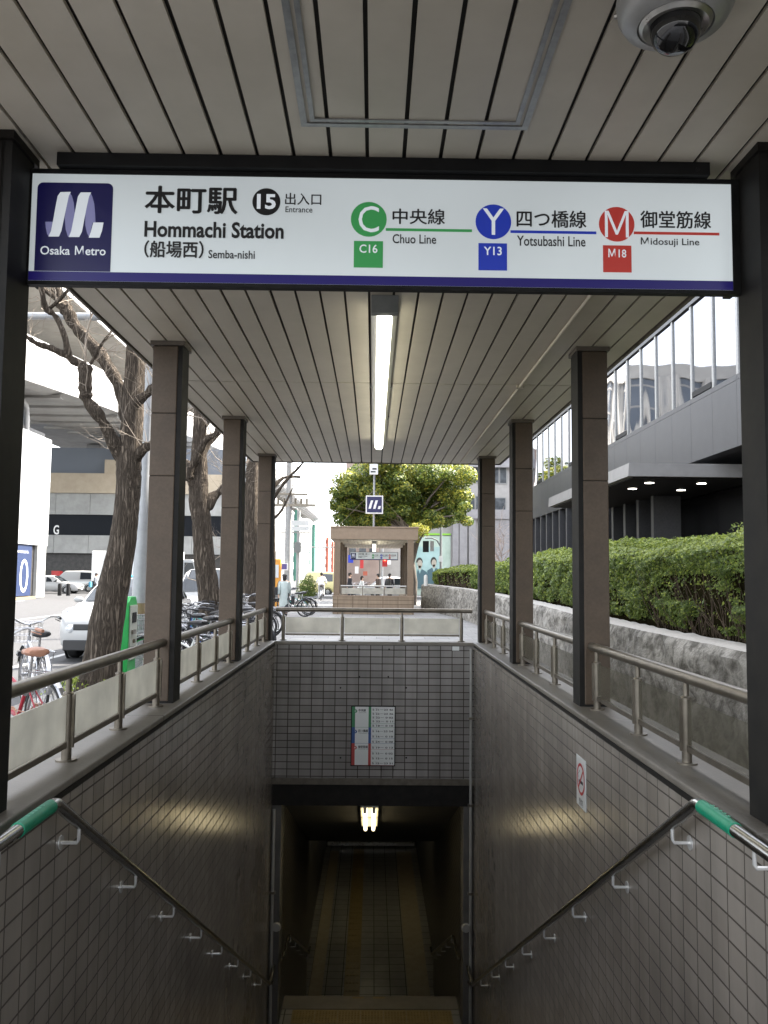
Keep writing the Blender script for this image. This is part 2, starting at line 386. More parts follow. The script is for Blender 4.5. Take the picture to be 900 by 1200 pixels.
# ------------------------------------------------------------------ key dimensions (metres)
XL, XR = -1.2725, 1.3275          # inner faces of the stairwell
ZC = 0.688                        # top of the coping
ZS = 3.138                        # soffit
SL, SR = -1.73, 1.79              # soffit edges
YE = 11.07                        # end wall of the stairwell
YS = 11.82                        # far edge of the canopy
CLI, CRI = -1.322, 1.393          # inner faces of the columns
COLY = [2.945, 5.68, 8.40, 11.02]
CW = 0.205
YT = 2.45                         # top nosing
ZL, YL = -4.20, 10.25             # landing level, foot of upper flight
YN = 11.95                        # landing edge
ZF, YF = -6.10, 15.40             # lower floor

# ------------------------------------------------------------------ ground, road
def sheet(name, rects, z, m, label, thick=None):
    b = MB()
    for (x0, x1, y0, y1) in rects:
        if thick: b.box(x0, x1, y0, y1, z-thick, z)
        else: b.add([(x0, y0, z), (x1, y0, z), (x1, y1, z), (x0, y1, z)], [(0, 1, 2, 3)])
    return struct(name, b, m, label)
KX = -4.0                         # kerb line
WO = .36                          # wall thickness below the coping
b = MB()
b.add([(-900, -300, -.20), (900, -300, -.20), (900, -40, -.20), (-900, -40, -.20)], [(0, 1, 2, 3)])
b.add([(-900, 75.5, -.20), (900, 75.5, -.20), (900, 1500, -.20), (-900, 1500, -.20)], [(0, 1, 2, 3)])
b.add([(-900, -40, -.20), (-14, -40, -.20), (-14, 75.5, -.20), (-900, 75.5, -.20)], [(0, 1, 2, 3)])
b.add([(14, -40, -.20), (900, -40, -.20), (900, 75.5, -.20), (14, 75.5, -.20)], [(0, 1, 2, 3)])
struct('ground', b, 'asphalt', 'asphalt ground of the city beyond the pavement')
sheet('pavement', [(KX, XL-WO, -6, 50), (XR+WO, 14, -6, 50), (XL-WO, XR+WO, -6, YT), (XL-WO, XR+WO, YE+.3, 50)], 0.0, 'paver', 'pale slab pavement round the stairwell', .14)
sheet('road', [(-21.5, KX-.15, -40, 54), (-40, 14, 54, 75.4)], -.15, 'asphalt', 'grey asphalt road beside the pavement')
sheet('far_pavement', [(-34, -21.65, 30, 54), (KX, 20, 62, 66.5)], -.01, 'paver', 'pavement across the road', .13)
b = MB()
y = -6
while y < 50:
    b.box(KX-.15, KX-.004, y, y+.99, -.15, .004); y += 1.0
struct('kerb', b, 'kerb', 'concrete kerb along the road', bevel=.012)
b = MB()
b.box(-21.645, -21.5, 30, 54, -.15, .004); b.box(-34, -21.5, 54.004, 54.15, -.149, .004)
struct('far_kerb', b, 'kerb_yellow', 'sandy kerb across the road')
b = MB()
def stripe(x0, x1, y0, y1): b.add([(x0, y0, -.146), (x1, y0, -.146), (x1, y1, -.146), (x0, y1, -.146)], [(0, 1, 2, 3)])
stripe(-6.45, -6.3, -20, 46)
for i in range(10): stripe(-12.6, -12.45, -10+i*8, -5+i*8)
stripe(-20.6, -20.45, -20, 50)
for i in range(12): stripe(-17+i*1.0, -16.5+i*1.0, 57, 60)
struct('road_markings', b, 'road_paint', 'white lane lines painted on the road')

# ------------------------------------------------------------------ stairs and the lower passage
b = MB(); n = 26
for i in range(n):
    y0 = YT+(YL-YT)*i/n; y1 = YT+(YL-YT)*(i+1)/n; z = (i+1)*ZL/n
    b.box(XL+.004, XR-.004, y0, y1+.02, z-.4, z)
tag(b.build('staircase', 'dark_conc'), 'dark upper stair flight between the two handrails with green grips', 'stairs')
b = MB(); n2 = 13
for i in range(n2-1):
    y0 = YN+(YF-YN)*i/(n2-1); y1 = YN+(YF-YN)*(i+1)/(n2-1); z = ZL+(i+1)*(ZF-ZL)/n2
    b.box(-1.146, 1.196, y0, y1+.02, z-.4, z)
tag(b.build('staircase', 'dark_conc'), 'dark lower stair flight beyond the yellow dotted landing', 'stairs')
t = thing('stair_landing', (0, YL, ZL), 'tiled stair landing with pale nosing below the lintel', 'landing')
b = MB(); b.box(XL+.004, XR-.004, YL, YN, ZL-.3, ZL-.001); b.build('slab', 'low_floor', t)
b = MB(); b.box(-1.146, 1.196, YN-.33, YN+.012, ZL, ZL+.012); 
b.build('nosing', 'coping', t)
b = MB()
for i in range(7):
    x0 = -1.0+i*.30
    b.box(x0, x0+.296, YN-.68, YN-.35, ZL, ZL+.008)
    for p in range(7):
        for q in range(7): b.cyl((x0+.03+p*.04, YN-.655+q*.042, ZL+.008), (x0+.03+p*.04, YN-.655+q*.042, ZL+.014), .012, .009, 6)
tag(b.build('tactile_paving', 'tactile'), 'yellow dotted tactile paving strip before the landing edge', 'tactile paving')
b = MB()
for xx in (-.22, .06):
    b.add([(xx, YN-.06, ZL+.0145), (xx+.16, YN-.06, ZL+.0145), (xx+.16, YN-.015, ZL+.0145), (xx, YN-.015, ZL+.0145)], [(0, 1, 2, 3)])
b.each('nosing_mark', 'tactile', t)
b = MB(); b.add([(-1.9, YF-1, ZF), (1.9, YF-1, ZF), (1.9, 30, ZF), (-1.9, 30, ZF)], [(0, 1, 2, 3)])
struct('lower_floor', b, 'low_floor', 'tiled floor of the underground passage')
b = MB()
b.add([(-1.10, YF+.3, ZF+.004), (-.86, YF+.3, ZF+.004), (-.86, 24, ZF+.004), (-1.10, 24, ZF+.004)], [(0, 1, 2, 3)])
b.add([(.72, YF+.3, ZF+.004), (1.13, YF+.3, ZF+.004), (1.13, 24, ZF+.004), (.72, 24, ZF+.004)], [(0, 1, 2, 3)])
fb = b.each('floor_strip', 'beige_strip')
for o in [x for x in bpy.data.objects if x.name.startswith('floor_strip')]: tag(o, 'beige tile border strip of the passage floor', kind='structure')
b = MB()
y = YF+.1
while y < 24:
    b.box(-.46, -.165, y, y+.295, ZF, ZF+.006)
    for q in range(4): b.box(-.43+q*.065, -.395+q*.065, y+.02, y+.275, ZF+.006, ZF+.012)
    y += .3
tag(b.build('tactile_paving', 'tactile'), 'yellow ribbed tactile guide path along the passage floor', 'tactile paving')

# lower walls and sloped ceiling, one thing each
t = thing('passage_wall', (-1.15, 14, ZF), 'dark tiled passage wall on the roadside of the lower stairs', 'wall')
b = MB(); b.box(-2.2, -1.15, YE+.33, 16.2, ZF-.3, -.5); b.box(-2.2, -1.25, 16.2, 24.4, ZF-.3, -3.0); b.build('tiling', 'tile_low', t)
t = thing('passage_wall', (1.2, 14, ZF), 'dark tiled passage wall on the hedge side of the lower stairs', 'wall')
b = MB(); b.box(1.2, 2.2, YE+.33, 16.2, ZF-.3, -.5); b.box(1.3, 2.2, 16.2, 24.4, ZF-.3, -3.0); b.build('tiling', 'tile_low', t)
b = MB(); b.box(-1.9, 1.9, 24.4, 24.7, ZF-.3, -3.0, 0); b.box(-1.2, 1.25, 24.33, 24.398, ZF+.05, ZF+.14, 1)
tag(b.build('passage_end_wall', ['dark_conc', 'steel']), 'dark end wall with steel strip at the bottom of the passage', 'wall')
b = MB(); b.prism([(YE+.02, -1.34), (16.0, -3.36), (24.6, -3.36), (24.6, -2.5), (YE+.02, -.42)], 'X', -2.2, 2.2)
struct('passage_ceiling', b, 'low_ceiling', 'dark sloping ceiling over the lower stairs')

# ------------------------------------------------------------------ stairwell walls with coping
def stair_wall(x_in, sgn, label):
    t = thing('tiled_wall', (x_in, 6.5, 0), label, 'wall')
    b = MB(); b.box(x_in, x_in+sgn*WO, YT-2.0, YE+.3, ZF-.3, ZC-.0625); b.build('tiling', 'tile_side', t)
    b = MB(); b.box(x_in-sgn*.006, x_in+sgn*.02, YT-2.0, YE-.002, ZC-.062, ZC-.036); b.build('edge_strip', 'dark_steel', t)
    b = MB(); y = YT-2.0; n_ = 0
    ends = [YT-2.0, 2.92, 5.20, 8.05, YE-.002]
    for a_, c_ in zip(ends[:-1], ends[1:]):
        b.box(x_in-sgn*.012, x_in+sgn*(WO+.03), a_+.002, c_-.002, ZC-.034, ZC)
    b.build('coping', 'coping', t, bevel=.008)
    return t
stair_wall(XL, -1, 'grey tiled stairwell wall under the roadside railings')
stair_wall(XR, 1, 'grey tiled stairwell wall bearing the no smoking sign')
t = thing('tiled_wall', (0, YE, 0), 'grey tiled end wall of the stairwell with the timetable board', 'wall')
b = MB(); b.box(XL-.0, XR, YE, YE+.3, -1.06, ZC-.05); b.build('tiling', 'tile_end', t)
b = MB(); b.box(XL-.0, XR+.0, YE-.012, YE+.34, ZC-.046, ZC-.004); b.build('coping', 'coping', t, bevel=.006)
b = MB(); b.box(XL+.003, XR-.003, YE-.02, YE+.3, -1.14, -1.062); b.build('steel_strip', 'steel_dull', t)
b = MB(); b.box(XL+.003, XR-.003, YE+.004, YE+.31, -1.41, -1.142); b.build('lintel', 'dark_steel', t)
b = MB()
for (u, v) in ((421, 761), (456, 761), (421, 793), (455, 793), (399, 806), (476, 806), (399, 888), (476, 888)):
    p = at(u, v, YE-.002); b.cyl((p.x, YE-.006, p.z), (p.x, YE+.01, p.z), .011, n=8)
b.each('anchor_hole', 'black', t)
p = at(534, 760, YE)
b = MB(); b.box(p.x-.045, p.x+.045, YE-.006, YE+.01, p.z-.026, p.z+.026)
b.build('small_plate', 'paper', t)
b = MB()  # jambs below the lintel
b.box(XL+.003, -1.15, YE+.02, YE+.32, ZL-.2, -1.41); b.box(1.2, XR-.003, YE+.02, YE+.32, ZL-.2, -1.41); b.each('jamb', 'dark_conc', t)

def conduit(x, label, z1=ZC-.08, clip=True):
    t = thing('conduit', (x, YE-.03, ZL), label, 'pipe')
    b = MB(); b.cyl((x, YE-.035, ZL), (x, YE-.035, z1), .019, n=10); b.build('pipe', 'conduit', t, smooth=True)
    b = MB()
    z = ZL+.6
    while z < z1: b.box(x-.035, x+.035, YE-.058, YE-.012, z, z+.03); z += 1.1
    b.each('clip', 'steel_dull', t)
    b = MB(); b.lathe([(.0, -.03), (.05, -.03), (.06, 0), (.03, .0), (.03, .01)], (x-(.06 if x > 0 else -.06), YE-.05, -2.9), 'Y', 14); b.build('junction_box', 'conduit', t, smooth=True)
conduit(1.285, 'grey vertical conduit in the corner on the hedge side')
conduit(-1.235, 'grey vertical conduit in the corner on the roadside', -1.45)

# ------------------------------------------------------------------ columns
for k, (y, side) in enumerate([(y, s) for y in COLY for s in (-1, 1)]):
    xi = CLI if side < 0 else CRI; near = y == COLY[0]
    nth = {0: 'first', 1: 'second', 2: 'third', 3: 'last'}[k//2]
    lab = ('near column darkened as backlit at the %s end of the lit station sign' % ('logo' if side < 0 else 'red badge')) if near else \
        ('brown stone column with dark inner face, %s of the four on the %s side' % (nth, 'road' if side < 0 else 'hedge'))
    t = thing('column', (xi+side*CW/2, y+CW/2, ZC), lab, 'column', 'columns carrying the canopy')
    a, c = (xi+side*.032, xi+side*CW)
    b = MB()
    zj = [ZC, ZC+.012, ZC+1.52, ZC+1.95, ZS-.03]
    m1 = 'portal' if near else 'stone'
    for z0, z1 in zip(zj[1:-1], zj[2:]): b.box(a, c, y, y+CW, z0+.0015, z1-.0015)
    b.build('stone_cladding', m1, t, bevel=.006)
    b = MB(); b.box(xi, xi+side*.0305, y+.006, y+CW-.006, ZC+.0005, ZS-.0305); b.box(xi+side*.03, xi+side*(CW-.004), y+.004, y+CW-.004, ZC+.0005, ZS-.031)
    b.build('inner_plate', 'dark_steel' , t)
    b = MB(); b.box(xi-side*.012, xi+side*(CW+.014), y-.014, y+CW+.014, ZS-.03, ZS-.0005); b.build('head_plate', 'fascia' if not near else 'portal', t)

# ------------------------------------------------------------------ canopy
YC0 = -.6
t = thing('entrance_canopy', (0, 6, ZS), 'flat stair canopy with cream panelled soffit above the stairwell', 'canopy')
PW = (SR-SL-.04)/25.0
b = MB(); GAP = .0075
for (y0, y1) in ((YC0+.03, 6.856), (6.872, YS-.03)):
    for i in range(25):
        x0 = SL+.02+i*PW
        j = rng.uniform(-.0016, .0016); b.box(x0+GAP+rng.uniform(-.0012, .0012), x0+PW-GAP, y0, y1, ZS+j, ZS+.014+j)
b.build('soffit_panels', 'soffit', t)
b = MB(); b.box(SL+.015, SR-.015, YC0+.02, YS-.02, ZS+.02, ZS+.10); b.build('roof_deck', 'soffit_gap', t)
b = MB()
for x0, x1, y0, y1 in ((SL, SL+.014, YC0, YS), (SR-.014, SR, YC0, YS), (SL+.0145, SR-.0145, YC0, YC0+.015), (SL+.0145, SR-.0145, YS-.015, YS)):
    b.box(x0, x1, y0, y1, ZS-.012, ZS+.36)
b.build('fascia', 'fascia', t)
b = MB(); b.box(SL+.02, SR-.02, YC0+.02, YS-.02, ZS+.11, ZS+.34); b.build('roof_top', 'dark_conc', t)
# inspection hatch frame in the near soffit
h = MB()
hx0, hx1, hy1 = -.272, .53, 2.87
for (o_, w_) in ((0.0, .022), (.034, .016)):
    a0, a1, c1 = hx0+o_, hx1-o_, hy1-o_
    h.box(a0, a0+w_, .4, c1, ZS-.006, ZS-.0005); h.box(a1-w_, a1, .4, c1, ZS-.006, ZS-.0005); h.box(a0+w_, a1-w_, c1-w_, c1, ZS-.006, ZS-.0005)
h.build('hatch_frame', 'alu', t)
# pipe along the soffit on the hedge side
h = MB(); h.tube([(1.20, 3.3, ZS-.014), (1.20, YS-.1, ZS-.014)], .012, 8); h.box(1.17, 1.23, 6.84, 6.89, ZS-.03, ZS-.001)
h.build('soffit_conduit', 'soffit', t)

# ------------------------------------------------------------------ ceiling lamp over the stairs
t = thing('ceiling_lamp', (.02, 7.2, ZS), 'long lit fluorescent lamp on the canopy soffit', 'lamp')
lx = at(451, 352, 4.72).x
b = MB(); b.box(lx-.078, lx+.078, 4.66, 4.72, ZS-.105, ZS-.001); b.build('end_box', 'lamp_grey', t, bevel=.004)
b = MB(); prof = [(lx-.078, ZS-.001), (lx-.078, ZS-.03), (lx-.045, ZS-.068), (lx+.045, ZS-.068), (lx+.078, ZS-.03), (lx+.078, ZS-.001)]
b.prism(prof, 'Y', 4.722, 9.85); b.build('housing', 'lamp_case', t)
b = MB(); prof = [(lx-.042, ZS-.069), (lx-.045, ZS-.10), (lx-.03, ZS-.122), (lx+.03, ZS-.122), (lx+.045, ZS-.10), (lx+.042, ZS-.069)]
b.prism(prof, 'Y', 4.80, 9.75); b.build('diffuser', 'tube', t, bevel=.012)
b = MB()
for yy in (6.87, 8.3): b.box(lx-.088, lx+.088, yy-.012, yy+.012, ZS-.035, ZS-.002)
b.each('clamp', 'lamp_grey', t)

M['tube_low2'] = emit('tube_low2', (1.0, .9, .62), .95)
# lower passage lamp: twin bare tubes on the sloping ceiling
slope = (-3.36+1.34)/(16.0-YE-.02); ang = math.atan(slope)
def cz(y): return -1.34+slope*(y-YE-.02)
t = thing('passage_lamp', (0, 12.2, cz(12.2)), 'lit twin tube lamp on the dark passage ceiling', 'lamp')
nrm = Vector((0, math.sin(ang), -math.cos(ang)))
def lp(x, y, d): return Vector((x, y, cz(y)))+nrm*d
y0, y1 = 11.28, 13.3
b = MB(); b.obox(lp(-.015, y0, .035), lp(-.015, y1, .035), .235, .06, up=nrm); b.build('housing', 'lamp_reflector', t)
for xx in (-.075, .045):
    for (ya, yb) in ((y0+.05, (y0+y1)/2-.06), ((y0+y1)/2+.06, y1-.05)):
        b = MB(); b.cyl(lp(xx, ya, .11), lp(xx, yb, .11), .026, n=12); o = b.build('fluorescent_tube', 'tube_low', t, smooth=True)
b = MB()
for yy in (y0+.03, (y0+y1)/2, y1-.03):
    for xx in (-.075, .045): b.obox(lp(xx, yy-.02, .09), lp(xx, yy+.02, .09), .04, .09, up=nrm)
b.each('socket', 'steel_dull', t)

# the next lamp of the passage, on its level ceiling
t = thing('passage_lamp', (0, 19.5, -3.36), 'lit tube lamp farther down on the level passage ceiling', 'lamp')
b = MB(); b.box(-.12, .12, 18.2, 20.6, -3.42, -3.361); b.build('housing', 'lamp_reflector', t)
for xx in (-.06, .06):
    b = MB(); b.cyl((xx, 18.25, -3.46), (xx, 20.55, -3.46), .02, n=10); b.build('fluorescent_tube', 'tube_low2', t, smooth=True)
b = MB()
for yy in (18.22, 20.58): b.box(-.09, .09, yy-.02, yy+.02, -3.49, -3.421)
b.each('socket', 'steel_dull', t)
M['cam_grey'] = mat('cam_grey', (.34, .335, .325), .35, .3, col2=(.38, .375, .36), scale=8)
# ------------------------------------------------------------------ security camera
cp = Vector((.80, 2.155, ZS))
t = thing('security_camera', cp, 'grey dome security camera under the canopy soffit', 'security camera')
b = MB(); b.lathe([(0, -.001), (.150, -.001), (.155, -.02), (.150, -.06), (.135, -.085), (.10, -.098), (.098, -.09), (0, -.09)], cp, 'Z', 40); b.build('housing', 'cam_grey', t, smooth=True)
b = MB(); b.lathe([(.090, -.090), (.096, -.096), (.086, -.106), (.067, -.100)], cp, 'Z', 40); b.build('trim_ring', 'steel', t, smooth=True)
b = MB(); b.lathe([(.066, -.098), (.066, -.118), (.060, -.142), (.044, -.160), (.022, -.169), (.0005, -.171)], cp, 'Z', 32)
M['dome'] = mat('dome', (.01, .01, .011), .06, spec=.8); b.build('dome', 'dome', t, smooth=True)
b = MB()
for a_ in (0.6, 2.7, 4.8): b.cyl(cp+Vector((.146*math.cos(a_), .146*math.sin(a_), -.03)), cp+Vector((.16*math.cos(a_), .16*math.sin(a_), -.03)), .008, n=8)
b.each('fixing_screw', 'steel', t)
# ------------------------------------------------------------------ lit station sign between the portal columns
SY = 3.118                                    # face of the light panel
sx0, sx1, sz1, sz0 = -1.3155, 1.3615, EYE+1.516, EYE+1.132
def spx(x, y):
    """photograph pixel on the sign -> (x, z) on the sign face"""
    s = (x-36.5)/820.5
    top = 202+.0185*(x-38); bot = 320.5+.0122*(x-36); f = (y-top)/(bot-top)
    return sx0+s*(sx1-sx0), sz1-f*(sz1-sz0)
def build_sign(name, label, y, face, back=False):
    """face = -1 looks towards -Y"""
    t = thing(name, ((sx0+sx1)/2, y, sz0), label, 'sign')
    def pl(d):
        return lambda x, z: (x, y+face*d, z)
    b = MB(); b.box(sx0, sx1, y-.0005 if face > 0 else y, y+.05 if face < 0 else y-.05, sz0-.034, sz1); panel = b.build('light_panel', 'sign_white', t)
    b = MB(); yf = y-.004
    b.box(CLI+.0005, CRI-.0005, yf, y+.08, sz1+.001, sz1+.018); b.box(CLI+.0005, CRI-.0005, yf, y+.03, sz0-.050, sz0-.035)
    b.box(CLI+.0005, sx0-.001, yf+.002, y+.1, sz0-.0345, sz1+.0005); b.box(sx1+.001, CRI-.0005, yf+.002, y+.1, sz0-.0345, sz1+.0005)
    b.build('frame', 'black', t)
    b = MB(); quad(b, sx0, sx1, sz0-.0335, sz0+.002, pl(.001)); b.build('colour_band', 'sign_band', panel)
    # logo panel with rounded top corners
    x0, z1 = spx(43, 213); x1, _ = spx(131, 213); zb = sz0+.003; r = .022
    pts = [(x0, zb), (x1, zb), (x1, z1-r)]+[(x1-r+r*math.cos(a), z1-r+r*math.sin(a)) for a in np.linspace(0, math.pi/2, 6)]+[(x0+r+r*math.cos(a), z1-r+r*math.sin(a)) for a in np.linspace(math.pi/2, math.pi, 6)]
    b = MB(); b.add([pl(.002)(*p) for p in pts], [tuple(range(len(pts)))]); lg = b.build('logo_panel', 'sign_navy', t)
    def c4(p): return spx(p[0]/5.4533, 130+p[1]/5.4533)
    b = MB()
    def poly(ps, m, d): b.add([pl(d)(*c4(p)) for p in ps], [tuple(range(len(ps)))], m)
    poly([(293, 714), (342, 714), (330, 770), (320, 812), (308, 795), (298, 755)], 1, .003)
    poly([(440, 520), (455, 545), (468, 590), (477, 655), (468, 720), (455, 812), (440, 812), (424, 765), (415, 690), (420, 625), (430, 560)], 1, .003)
    poly([(570, 522), (584, 548), (598, 595), (606, 660), (611, 720), (592, 720), (585, 760), (575, 815), (560, 790), (546, 735), (544, 660), (552, 590)], 1, .003)
    poly([(382, 520), (448, 518), (436, 545), (425, 610), (412, 690), (398, 775), (384, 812), (318, 812), (332, 775), (345, 690), (357, 600), (366, 545)], 0, .004)
    poly([(510, 522), (577, 522), (564, 550), (553, 612), (540, 695), (528, 780), (512, 815), (446, 815), (460, 775), (473, 690), (486, 600), (494, 548)], 0, .004)
    poly([(597, 720), (662, 720), (654, 775), (640, 819), (572, 819), (584, 780)], 0, .004)
    b.build('emblem', ['sign_letter', 'sign_lav'], lg)
    def T(b, s, x0_, x1_, y0_, y1_, d=.004, m=0, bold=0.0):
        a = spx((x0_+x1_)/2, y1_); c = spx((x0_+x1_)/2, y0_)
        text_fit(b, s, spx(x0_, y1_)[0], spx(x1_, y1_)[0], a[1], c[1], pl(d), m, bold)
    b = MB(); T(b, 'Osaka Ｍetro', 49.5, 125, 290, 301, .004, 0, .012); b.build('lettering', 'sign_letter', lg)
    b = MB()
    T(b, '本町駅', 169, 276, 219, 251, bold=.055); T(b, '出入口', 332, 374, 227, 241, bold=.03); T(b, 'Entrance', 332.5, 364, 243, 250, bold=.01)
    T(b, 'Hommachi Station', 169, 331, 261, 280.5, bold=.03)
    T(b, '（船場西）', 170, 238, 284, 304, bold=.05); T(b, 'Semba-nishi', 244, 298, 295, 305, bold=.016)
    T(b, '中央線', 458, 519, 246, 264, bold=.035); T(b, 'Chuo Line', 458, 509, 276, 287, bold=.012)
    T(b, '四つ橋線', 603.5, 685, 248, 268, bold=.035); T(b, 'Yotsubashi Line', 603.5, 684, 278, 290, bold=.012)
    T(b, '御堂筋線', 749, 832, 249, 269, bold=.035); T(b, 'Ｍidosuji Line', 749, 818, 280, 291, bold=.012)
    b.build('lettering', 'sign_ink', panel)
    b = MB(); cx, cz_ = spx(310, 237); disc(b, cx, cz_, .0535, pl(.0025)); nb = b.build('exit_number', 'sign_ink', t)
    b = MB(); T(b, '15', 299, 321, 228, 246, .004, 0, .03); b.build('lettering', 'sign_letter', nb)
    for (cx_, cy_, L_, col, lx0, lx1, ly, px0, px1, py0, py1, code) in (
            (430, 258, 'C', 'sign_green', 450, 551, 270, 413, 447, 284, 315, 'C16'),
            (576, 261, 'Y', 'sign_blue', 596, 697, 272.5, 558.5, 592, 286.5, 318, 'Y13'),
            (721, 264, 'Ｍ', 'sign_red', 741, 842, 274, 704.5, 738, 289, 320, 'Ｍ18')):
        b = MB(); c = spx(cx_, cy_); disc(b, c[0], c[1], .0685, pl(.0025)); bd = b.build('line_badge', col, t)
        b = MB(); hw = {'C': 12, 'Y': 12.5, 'Ｍ': 14}[L_]; T(b, L_, cx_-hw, cx_+hw, cy_-15.5, cy_+15.5, .004, 0, .0); b.build('lettering', 'sign_letter', bd)
        b = MB(); p0 = spx(lx0, ly); p1 = spx(lx1, ly); quad(b, p0[0], p1[0], p0[1]-.0055, p0[1]+.0055, pl(.002)); b.build('line_stripe', col, t)
        b = MB(); p0 = spx(px0, py1); p1 = spx(px1, py0); quad(b, p0[0], p1[0], p0[1], p1[1], pl(.0025)); pt_ = b.build('number_plate', col, t)
        b = MB(); T(b, code, (px0+px1)/2-10.5, (px0+px1)/2+10.5, py0+4, py0+14, .004, 0, .012); b.build('lettering', 'sign_letter', pt_)
    return t
sign = build_sign('station_sign', 'large lit white station sign with navy logo and three coloured line badges overhead', SY, -1)
b = MB(); b.box(-1.215, 1.27, 3.085, 3.20, sz1+.019, ZS-.001); b.cyl((1.22, 3.080, sz1+.04), (1.22, 3.086, sz1+.04), .008, n=8)
tag(b.build('sign_mounting_beam', 'black', bevel=.004), 'black steel beam under the soffit along the top of the lit sign', 'beam')

# ------------------------------------------------------------------ railings on the coping
RZ = ZC+.40
def railing(label, p0, p1, posts, panel, sgn):
    p0, p1 = Vector(p0), Vector(p1); d = (p1-p0).normalized()
    t = thing('railing', ((p0+p1)/2)[:2]+(ZC,), label, 'railing', 'steel and glass railings round the stairwell')
    side = d.cross(Vector((0, 0, 1)))
    b = MB(); b.tube([Vector((p0.x, p0.y, RZ)), Vector((p1.x, p1.y, RZ))], .029, 14); b.build('top_rail', 'steel_dull', t, smooth=True)
    P = [p0+d*s for s in posts]
    for q in P:
        b = MB(); z = ZC
        b.cyl((q.x, q.y, z), (q.x, q.y, z+.008), .048, n=18)
        b.cyl((q.x, q.y, z+.008), (q.x, q.y, z+.305), .023, n=14); b.cyl((q.x, q.y, z+.305), (q.x, q.y, z+.312), .026, .02, n=14)
        b.cyl((q.x, q.y, z+.312), (q.x, q.y, RZ-.02), .014, n=10)
        k = q+side*sgn*.024
        b.box(k.x-.008, k.x+.008, k.y-.008, k.y+.008, z+.06, z+.30)
        b.build('post', 'steel_dull', t, smooth=True)
    L_ = (p1-p0).length
    ends = [0.02]+list(posts)+[L_-.02]
    for a_, c_ in zip(ends[:-1], ends[1:]):
        if c_-a_ < .16: continue
        q0 = p0+d*(a_+.028); q1 = p0+d*(c_-.028)
        b = MB(); b.obox((q0.x, q0.y, ZC+.075), (q1.x, q1.y, ZC+.075), .022, .026); b.build('bottom_rail', 'steel_dull', t)
        b = MB(); b.obox((q0.x, q0.y, ZC+.195), (q1.x, q1.y, ZC+.195), .008, .205); b.build('glass_panel', panel, t)
    return t
xl, xr = -1.40, 1.475
e = .002
names_l = ('frosted railing by the road running from the darkened portal column', 'frosted railing by the road at the middle pair of brown columns', 'frosted railing by the road at the far corner of the stairwell')
for i, nm in enumerate(names_l):
    a_ = COLY[i]+CW+e; c_ = COLY[i+1]-e; Ln = c_-a_
    ps = [Ln*.285, Ln*.62, Ln-.09] if i == 0 else [.09, Ln*.37, Ln*.67, Ln-.1]
    if i == 0: ps = [3.95-a_, 4.74-a_, Ln-.13]
    railing(nm, (xl, a_, ZC), (xl, c_, ZC), ps, 'glass_frost', 1)
names_r = ('dusty clear railing by the hedge running from the darkened portal column', 'dusty clear railing by the hedge at the middle pair of brown columns', 'dusty clear railing by the hedge at the far corner of the stairwell')
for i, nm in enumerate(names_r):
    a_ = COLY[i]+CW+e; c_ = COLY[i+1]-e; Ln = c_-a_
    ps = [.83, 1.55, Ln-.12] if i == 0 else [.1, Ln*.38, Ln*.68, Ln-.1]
    railing(nm, (xr, a_, ZC), (xr, c_, ZC), ps, 'glass_dusty_shaded', -1)
yb = YE+.16
x0, x1 = CLI+.04, CRI-.07
railing('frosted railing across the end wall facing the second station entrance', (x0, yb, ZC), (x1, yb, ZC), [.10, .88, 1.67, 2.46], 'glass_frost', -1)

# ------------------------------------------------------------------ stair handrails with green grips
def handrail(xw, sgn, label):
    """sgn = direction from the wall into the stairwell"""
    x = xw+sgn*.075; r = .0235
    zc_ = at(80 if sgn > 0 else 798, 940, 3.30).z
    zl_ = EYE-4.90
    ex = x-sgn*.055
    path = [Vector((xw+sgn*.004, 2.56, zc_)), Vector((x-sgn*.03, 2.56, zc_)), Vector((x-sgn*.008, 2.568, zc_)), Vector((x, 2.59, zc_)), Vector((x, 3.27, zc_)), Vector((x, 3.30, zc_-.008)), Vector((x, 3.33, zc_-.025)),
            Vector((x, 10.50, zl_)), Vector((x, 10.54, zl_-.015)), Vector((x, 10.58, zl_-.016)), Vector((x, 11.0, zl_-.016))]
    t = thing('stair_handrail', (x, 6.5, zc_-1.0), label, 'handrail', 'steel handrails down the upper stairs')
    b = MB(); b.tube(path, r, 16); b.build('pipe', 'steel_bright', t, smooth=True)
    b = MB(); b.tube([Vector((x, 2.94, zc_)), Vector((x, 3.235, zc_))], r+.003, 18); g = b.build('grip_cover', 'green_wrap', t, smooth=True)
    b = MB()
    for i in range(5):
        for j in range(2): b.ell((x-sgn*.004+j*.008, 3.02+i*.034, zc_+r+.0028), .0045, .009, .0015, 6, 4)
    b.build('braille', 'braille_green', g)
    def bracket(y, z):
        b = MB(); zb_ = z-r-.055
        b.tube([Vector((x, y, z-r+.004)), Vector((x, y, zb_+.012)), Vector((x-sgn*.006, y, zb_)), Vector((xw+sgn*.004, y, zb_))], .0075, 8)
        b.lathe([(0, .001), (.030, .001), (.030, .005), (0, .006)], (xw, y, zb_), 'X', 16) if sgn > 0 else b.lathe([(0, -.001), (.030, -.001), (.030, -.005), (0, -.006)], (xw, y, zb_), 'X', 16)
        b.build('bracket', 'bracket_steel', t, smooth=True)
    bracket(2.80, zc_)
    y = 3.56
    while y < 10.6:
        z = zc_-.025+(zl_-zc_+.025)*(y-3.33)/(10.5-3.33); bracket(y, z); y += .885
    return t
handrail(XL, 1, 'steel handrail with green grip on the wall below the roadside railings')
handrail(XR, -1, 'steel handrail with green grip on the wall with the no smoking sign')
